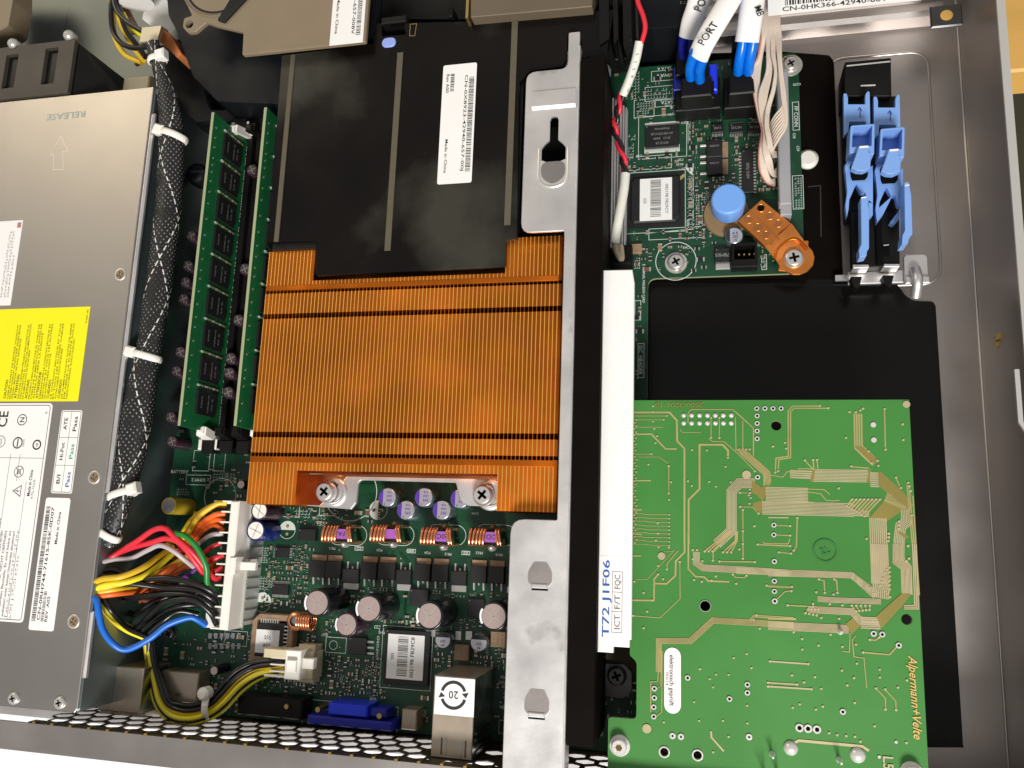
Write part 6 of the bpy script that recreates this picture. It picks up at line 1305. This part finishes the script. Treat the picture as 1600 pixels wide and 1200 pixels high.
q = MB(); a = RX(1139, 117, 1180, 144, 19); q.box(*a, 9, 19, 'black', ch=.5); a = RX(1144, 55, 1154, 75, 18); q.box(*a, 4, 18, 'black', ch=.3); a = RX(1128, 52, 1141, 76, 18); q.build('plug', cc)

rbn = thing('ribbon_cable', 'beige many-wire ribbon cable folded along the grey socket', 'ribbon cable', (*W(1205, 200, 5), 9))
# the ribbon is split in folded strands: a left one hanging in loops, a right one fanning over the socket
q = MB(); nw = 28
for k_ in range(nw):
    f = (k_ % 14)/13; top = [(1190+k_*1.05, -30, 26), (1189+k_*1.05, 30, 26), (1190+k_*1.1, 56, 25)]
    if k_ < 7: g = k_/6; p_ = top+[(1184+g*7, 90-g*8, 22), (1174+g*12, 112+g*12, 19), (1178+g*10, 145+g*18, 18), (1185+g*5, 180+g*6, 17), (1191+g*2, 205, 17), (1187+g*6, 232+g*3, 18), (1187+g*9, 262-g*3, 16), (1197+g*6, 284-g*4, 12), (1210, 290-g*10, 8)]
    elif k_ < 14: g = (k_-7)/6; p_ = top+[(1199+g*4, 82, 24), (1198+g*7, 112, 22), (1187+g*10, 146+g*8, 20), (1188+g*7, 176+g*6, 18), (1194+g*2, 205, 18), (1193+g*7, 230+g*4, 19), (1197+g*8, 254-g*3, 17), (1205+g*3, 272-g*5, 12), (1213, 276-g*12, 8)]
    elif k_ < 20: g = (k_-14)/5; p_ = top+[(1206+g*4, 84, 25), (1211+g*2, 110, 24), (1207+g*3, 140, 22), (1198+g*4, 170, 20), (1196+g*4, 195, 20), (1199+g*5, 216, 20), (1203+g*4, 236-g*3, 18), (1212, 244-g*6, 11), (1219, 246-g*8, 8)]
    else: g = (k_-20)/7; p_ = top+[(1216+g*4, 90, 26), (1219+g*4, 122, 25), (1222+g*5, 150, 24), (1223+g*6, 166+g*28, 23), (1212+g*4, 180+g*38, 21), (1204+g*3, 196+g*40, 17), (1208, 205+g*40, 11), (1216, 206+g*38, 8)]
    q.tube([P3(*a_) for a_ in p_], .50, 'ribbon_red' if k_ == 0 else 'ribbon', seg=6, per=5)
q.build('wires', rbn)
q = MB(); a = RX(1213, 112, 1237, 318, 13); q.box(a[0], a[1], a[2], a[3], 8.5, 13, 'gray_conn', ch=.4); q.build('connector', rbn)

sw = thing('sensor_wire', 'thin red and black twisted wire in two white sleeves lying beside the black bar', 'wire', (*W(970, 200, 5), 8))
q = MB(); q.tube([P3(*p_) for p_ in ((995, -30, 34), (996, 0, 34), (1005, 25, 33), (1008, 45, 32), (1002, 68, 30))], .95, 'wire_r', seg=8); q.build('wire', sw)
q = MB(); q.tube([P3(*p_) for p_ in ((994, -30, 33), (994, 0, 33), (995, 40, 31), (996, 68, 29))], .7, 'wire_k', seg=8); q.build('wire', sw)
q = MB(); q.tube([P3(*p_) for p_ in ((999, 65, 30), (993, 95, 27), (983, 125, 23), (973, 149, 20))], 1.75, 'sleeve_w', seg=12); 
for f in range(7): x, y = W(996-f*3.2, 84+f*9, 30); q.text('E324-01'[f], x, y, 29.6-f*1.2, 1.1, -70, 'ink_gray')
q.build('white_sleeve', sw)
tw = [(971, 150, 20), (964, 180, 19), (961, 205, 18), (972, 240, 17), (977, 272, 16)]
S_ = smooth_path([P3(*p_) for p_ in tw], 9)
for ph, mt in ((0, 'wire_r'), (math.pi, 'wire_k')):
    q = MB(); pts = []
    for i, p_ in enumerate(S_):
        a_ = ph+i*.52; t_ = (S_[min(i+1, len(S_)-1)]-S_[max(0, i-1)]).normalized(); x_ = Vector((t_.y, -t_.x, 0)).normalized(); pts.append(p_+x_*math.cos(a_)*.8+Vector((0, 0, 1))*math.sin(a_)*.8)
    q.tube(pts, .85, mt, seg=8, sm=False); q.build('wire', sw)
q = MB(); q.tube([P3(*p_) for p_ in ((977, 272, 16), (974, 300, 16), (966, 345, 15), (960, 380, 13))], 1.9, 'sleeve_w', seg=12); q.build('white_sleeve', sw)
q = MB(); q.tube([P3(*p_) for p_ in ((961, 380, 13), (963, 394, 12), (971, 405, 11), (970, 385, 9))], 1.2, 'ivory', seg=8); q.build('wire_end', sw)

# ------------------------------------------------------------------ fans and plastics along the top edge
bw = thing('blower_fan', 'beige-topped black blower fan housing with a white label', 'fan', (*W(470, 30, 30), 8))
ZF = 38.5
q = MB(); P_ = rounded(WP([(300, -60), (288, 0), (300, 24), (287, 28), (285, 42), (293, 51), (305, 50), (322, 35), (336, 40), (380, 50), (378, 86), (571, 65), (576, 0), (590, -120), (300, -120)], ZF), 1.0)
x, y = W(296, 38, ZF); x2, y2 = W(345, -35, ZF)
q.prism(P_, ZF-1.8, ZF, 'brown_gray', ch=.3, holes=[ccw(circ(x, y, 1.9, 16))], bottom=True); q.flat(circ(x, y, 1.9, 16), ZF-2.5, 'hole')
q.lathe(x2, y2, [(MM(86, ZF), ZF+.0), (MM(86, ZF), ZF+.5), (MM(83, ZF), ZF+.5), (MM(83, ZF), ZF+.05)], 'brown_gray', 48); q.f.pop(); q.m.pop(); q.sm.pop(); q.ring(x2, y2, MM(74, ZF), MM(79, ZF), ZF+.03, 'dark_blueblack', 48); q.ring(x2, y2, MM(20, ZF), MM(24, ZF), ZF+.03, 'dark_blueblack', 32)
q.build('top_plate', bw)
q = MB(); q.prism(rounded(WP([(341, 33), (352, 37), (394, -8), (480, -12), (480, -22), (372, -18)], ZF), .5), ZF+.05, ZF+.9, 'dark_blueblack', ch=.2); q.build('rib', bw)
q = MB(); P_ = rounded(WP([(255, -60), (262, 25), (275, 50), (300, 120), (340, 160), (450, 165), (570, 66), (590, 66), (596, -80)], 26), 1.5); q.prism(P_, 0, 26, 'dark_blueblack', ch=2.0); q.build('housing', bw)
q = MB(); a = RX(524, -40, 568, 66, ZF); q.box(a[0], a[1], a[2]-.3, a[3], ZF+.02, ZF+.14, 'white'); barcode(q, a[2]-3.6, a[1]+3.5, a[2]-1.6, a[3], ZF+.17, 'ink', seed=22)
q.text('CN-0HH866-42940-657-008V', a[2]-4.9, a[1]+4+22, ZF+.17, 1.4, -90, 'ink', fit=44); q.text('Made in China', a[0]+2.6, a[1]+4+9, ZF+.17, 1.3, -90, 'ink', fit=16); q.build('barcode_label', bw)
m = MB(); P_ = WP([(735, -60), (735, 27), (925, 10), (930, -60)], 38); m.prism(rounded(P_, .5), 10, 38, 'brown_dark', ch=.3); m.box(*[v for v in (P_[0][0]-.8, P_[1][1]-.4, P_[0][0]+.3, P_[0][1])], 20, 38.4, 'copper_base'); m.mats[-1] = M['brass']; t = m.build('fan_cover'); tag(t, 'grey-brown plastic cover above the black air duct, right of the blue pad', 'cover')
m = MB(); P_ = WP([(585, -60), (585, 30), (735, 30), (735, -60)], 22); m.prism(P_, 0, 22, 'black'); x, y = W(704, 18, 34); m.cbox(x, y, 1.6, 4.2, 22, 34, 'black', ch=.5); x, y = W(615, 30, 34); m.cbox(x, y, 11, 3, 22, 34, 'black', ch=.4); t = m.build('fan_bay'); tag(t, 'dark recessed fan bay at the top edge between the two beige covers', 'fan bay')
m = MB()  # black fan frames, built as upright ribs
for i, (xa, xb) in enumerate(((935, 950), (957, 964), (972, 985))):
    m.hexa([(*W(xa, -60, 36), 4), (*W(xb, -60, 36), 4), (*W(xb+12, 95, 10), 4), (*W(xa+12, 98, 10), 4)][::-1], [(*W(xa, -60, 36), 36), (*W(xb, -60, 36), 36), (*W(xb+2, 60, 34), 34), (*W(xa+2, 70, 34), 34)][::-1], 'black')
m.box(*RX(905, 60, 985, 104, 4), 0, 10, 'black', ch=.4); t = m.build('fan_frame'); tag(t, 'upright black ribbed fan frame left of the red and black wire', 'fan frame')
m = MB(); P_ = rounded(WP([(985, -60), (985, 42), (1020, 44), (1078, 40), (1080, -60)], 20), .6); m.prism(P_, -6, 20, 'dark_blueblack', ch=.6, bottom=True); m.text('T 2', *W(1067, 4, 20), 20.05, 1.2, 180, 'chip_gray'); t = m.build('drive_cage'); tag(t, 'blue-black plastic drive cage at the top behind the thin red wire', 'drive cage')
# front harness at the upper left
fh = thing('front_cable', 'loose yellow and black wires with a cream plug and white tube at the upper left', 'cable', (*W(215, 60, 10), 5))
for p_, mt in (([(245, 60, 30), (225, 50, 30), (200, 35, 30), (182, 15, 30), (176, -20, 30)], 'wire_k'), ([(240, 71, 30), (210, 75, 28), (188, 66, 26), (176, 45, 26), (174, 10, 28), (178, -20, 28)], 'wire_k'),
               ([(225, 95, 20), (205, 70, 20), (190, 40, 22), (180, 5, 26), (176, -20, 26)], 'wire_y'), ([(222, 98, 16), (195, 85, 16), (180, 60, 18), (176, 30, 20), (172, -20, 22)], 'wire_y'), ([(228, 90, 22), (210, 65, 24), (196, 45, 26), (186, 10, 28), (184, -20, 28)], 'wire_k'), ([(214, 100, 12), (225, 92, 18), (236, 84, 22)], 'wire_br'), ([(192, 20, 26), (205, 45, 22), (226, 60, 20), (232, 75, 20)], 'wire_yb')):
    wire(p_, mt, fh, 1.2)
wire([(195, 18, 20), (203, 34, 20), (212, 50, 18)], 'wire_br', fh, 2.6)
q = MB(); q.hexa([(*W(219, 70, 20), 18), (*W(254, 66, 20), 18), (*W(259, 44, 20), 18), (*W(221, 45, 20), 18)], [(*W(218, 66, 33), 33), (*W(246, 62, 33), 33), (*W(252, 40, 33), 33), (*W(222, 43, 33), 33)], 'copper_orange'); q.mats[0] = M['ivory']; q.prism(rounded(WP([(246, 62), (252, 40), (265, 52), (283, 82), (276, 90), (262, 74)], 26), .8), 16, 26, 'copper_orange', ch=.5); q.build('plug', fh)
m = MB(); m.tube([P3(*p_) for p_ in ((195, -80, 30), (210, -30, 28), (214, 6, 26))], 7.5, 'white', seg=20); m.hexa([(*W(222, 30, 4), 4), (*W(262, 60, 4), 4), (*W(285, 30, 4), 4), (*W(235, -30, 4), 4)], [(*W(222, 30, 14), 14), (*W(262, 60, 14), 14), (*W(285, 30, 14), 14), (*W(235, -30, 14), 14)], 'white'); t = m.build('white_tube'); tag(t, 'white plastic tube and block at the top above the cream plug', 'tube')
# dark clutter between power supply and the boards
m = MB(); m.prism(rounded(WP([(247, 60), (300, 60), (330, 170), (430, 165), (425, 180), (300, 195), (290, 330), (250, 330)], 6), 2), -7, 6, 'dark_blueblack', ch=1.0); x, y = W(302, 268, 12); m.lathe(x, y, [(5.0, 4), (5.2, 9), (4.4, 11), (3, 11.5)], 'dark_blueblack', 24); m.cbox(x+2, y, 7, 1.0, 9, 12, 'steel_dark'); t = m.build('air_guide'); tag(t, 'dark blue-black plastic air guide between the braided sleeve and the memory sticks', 'air guide')
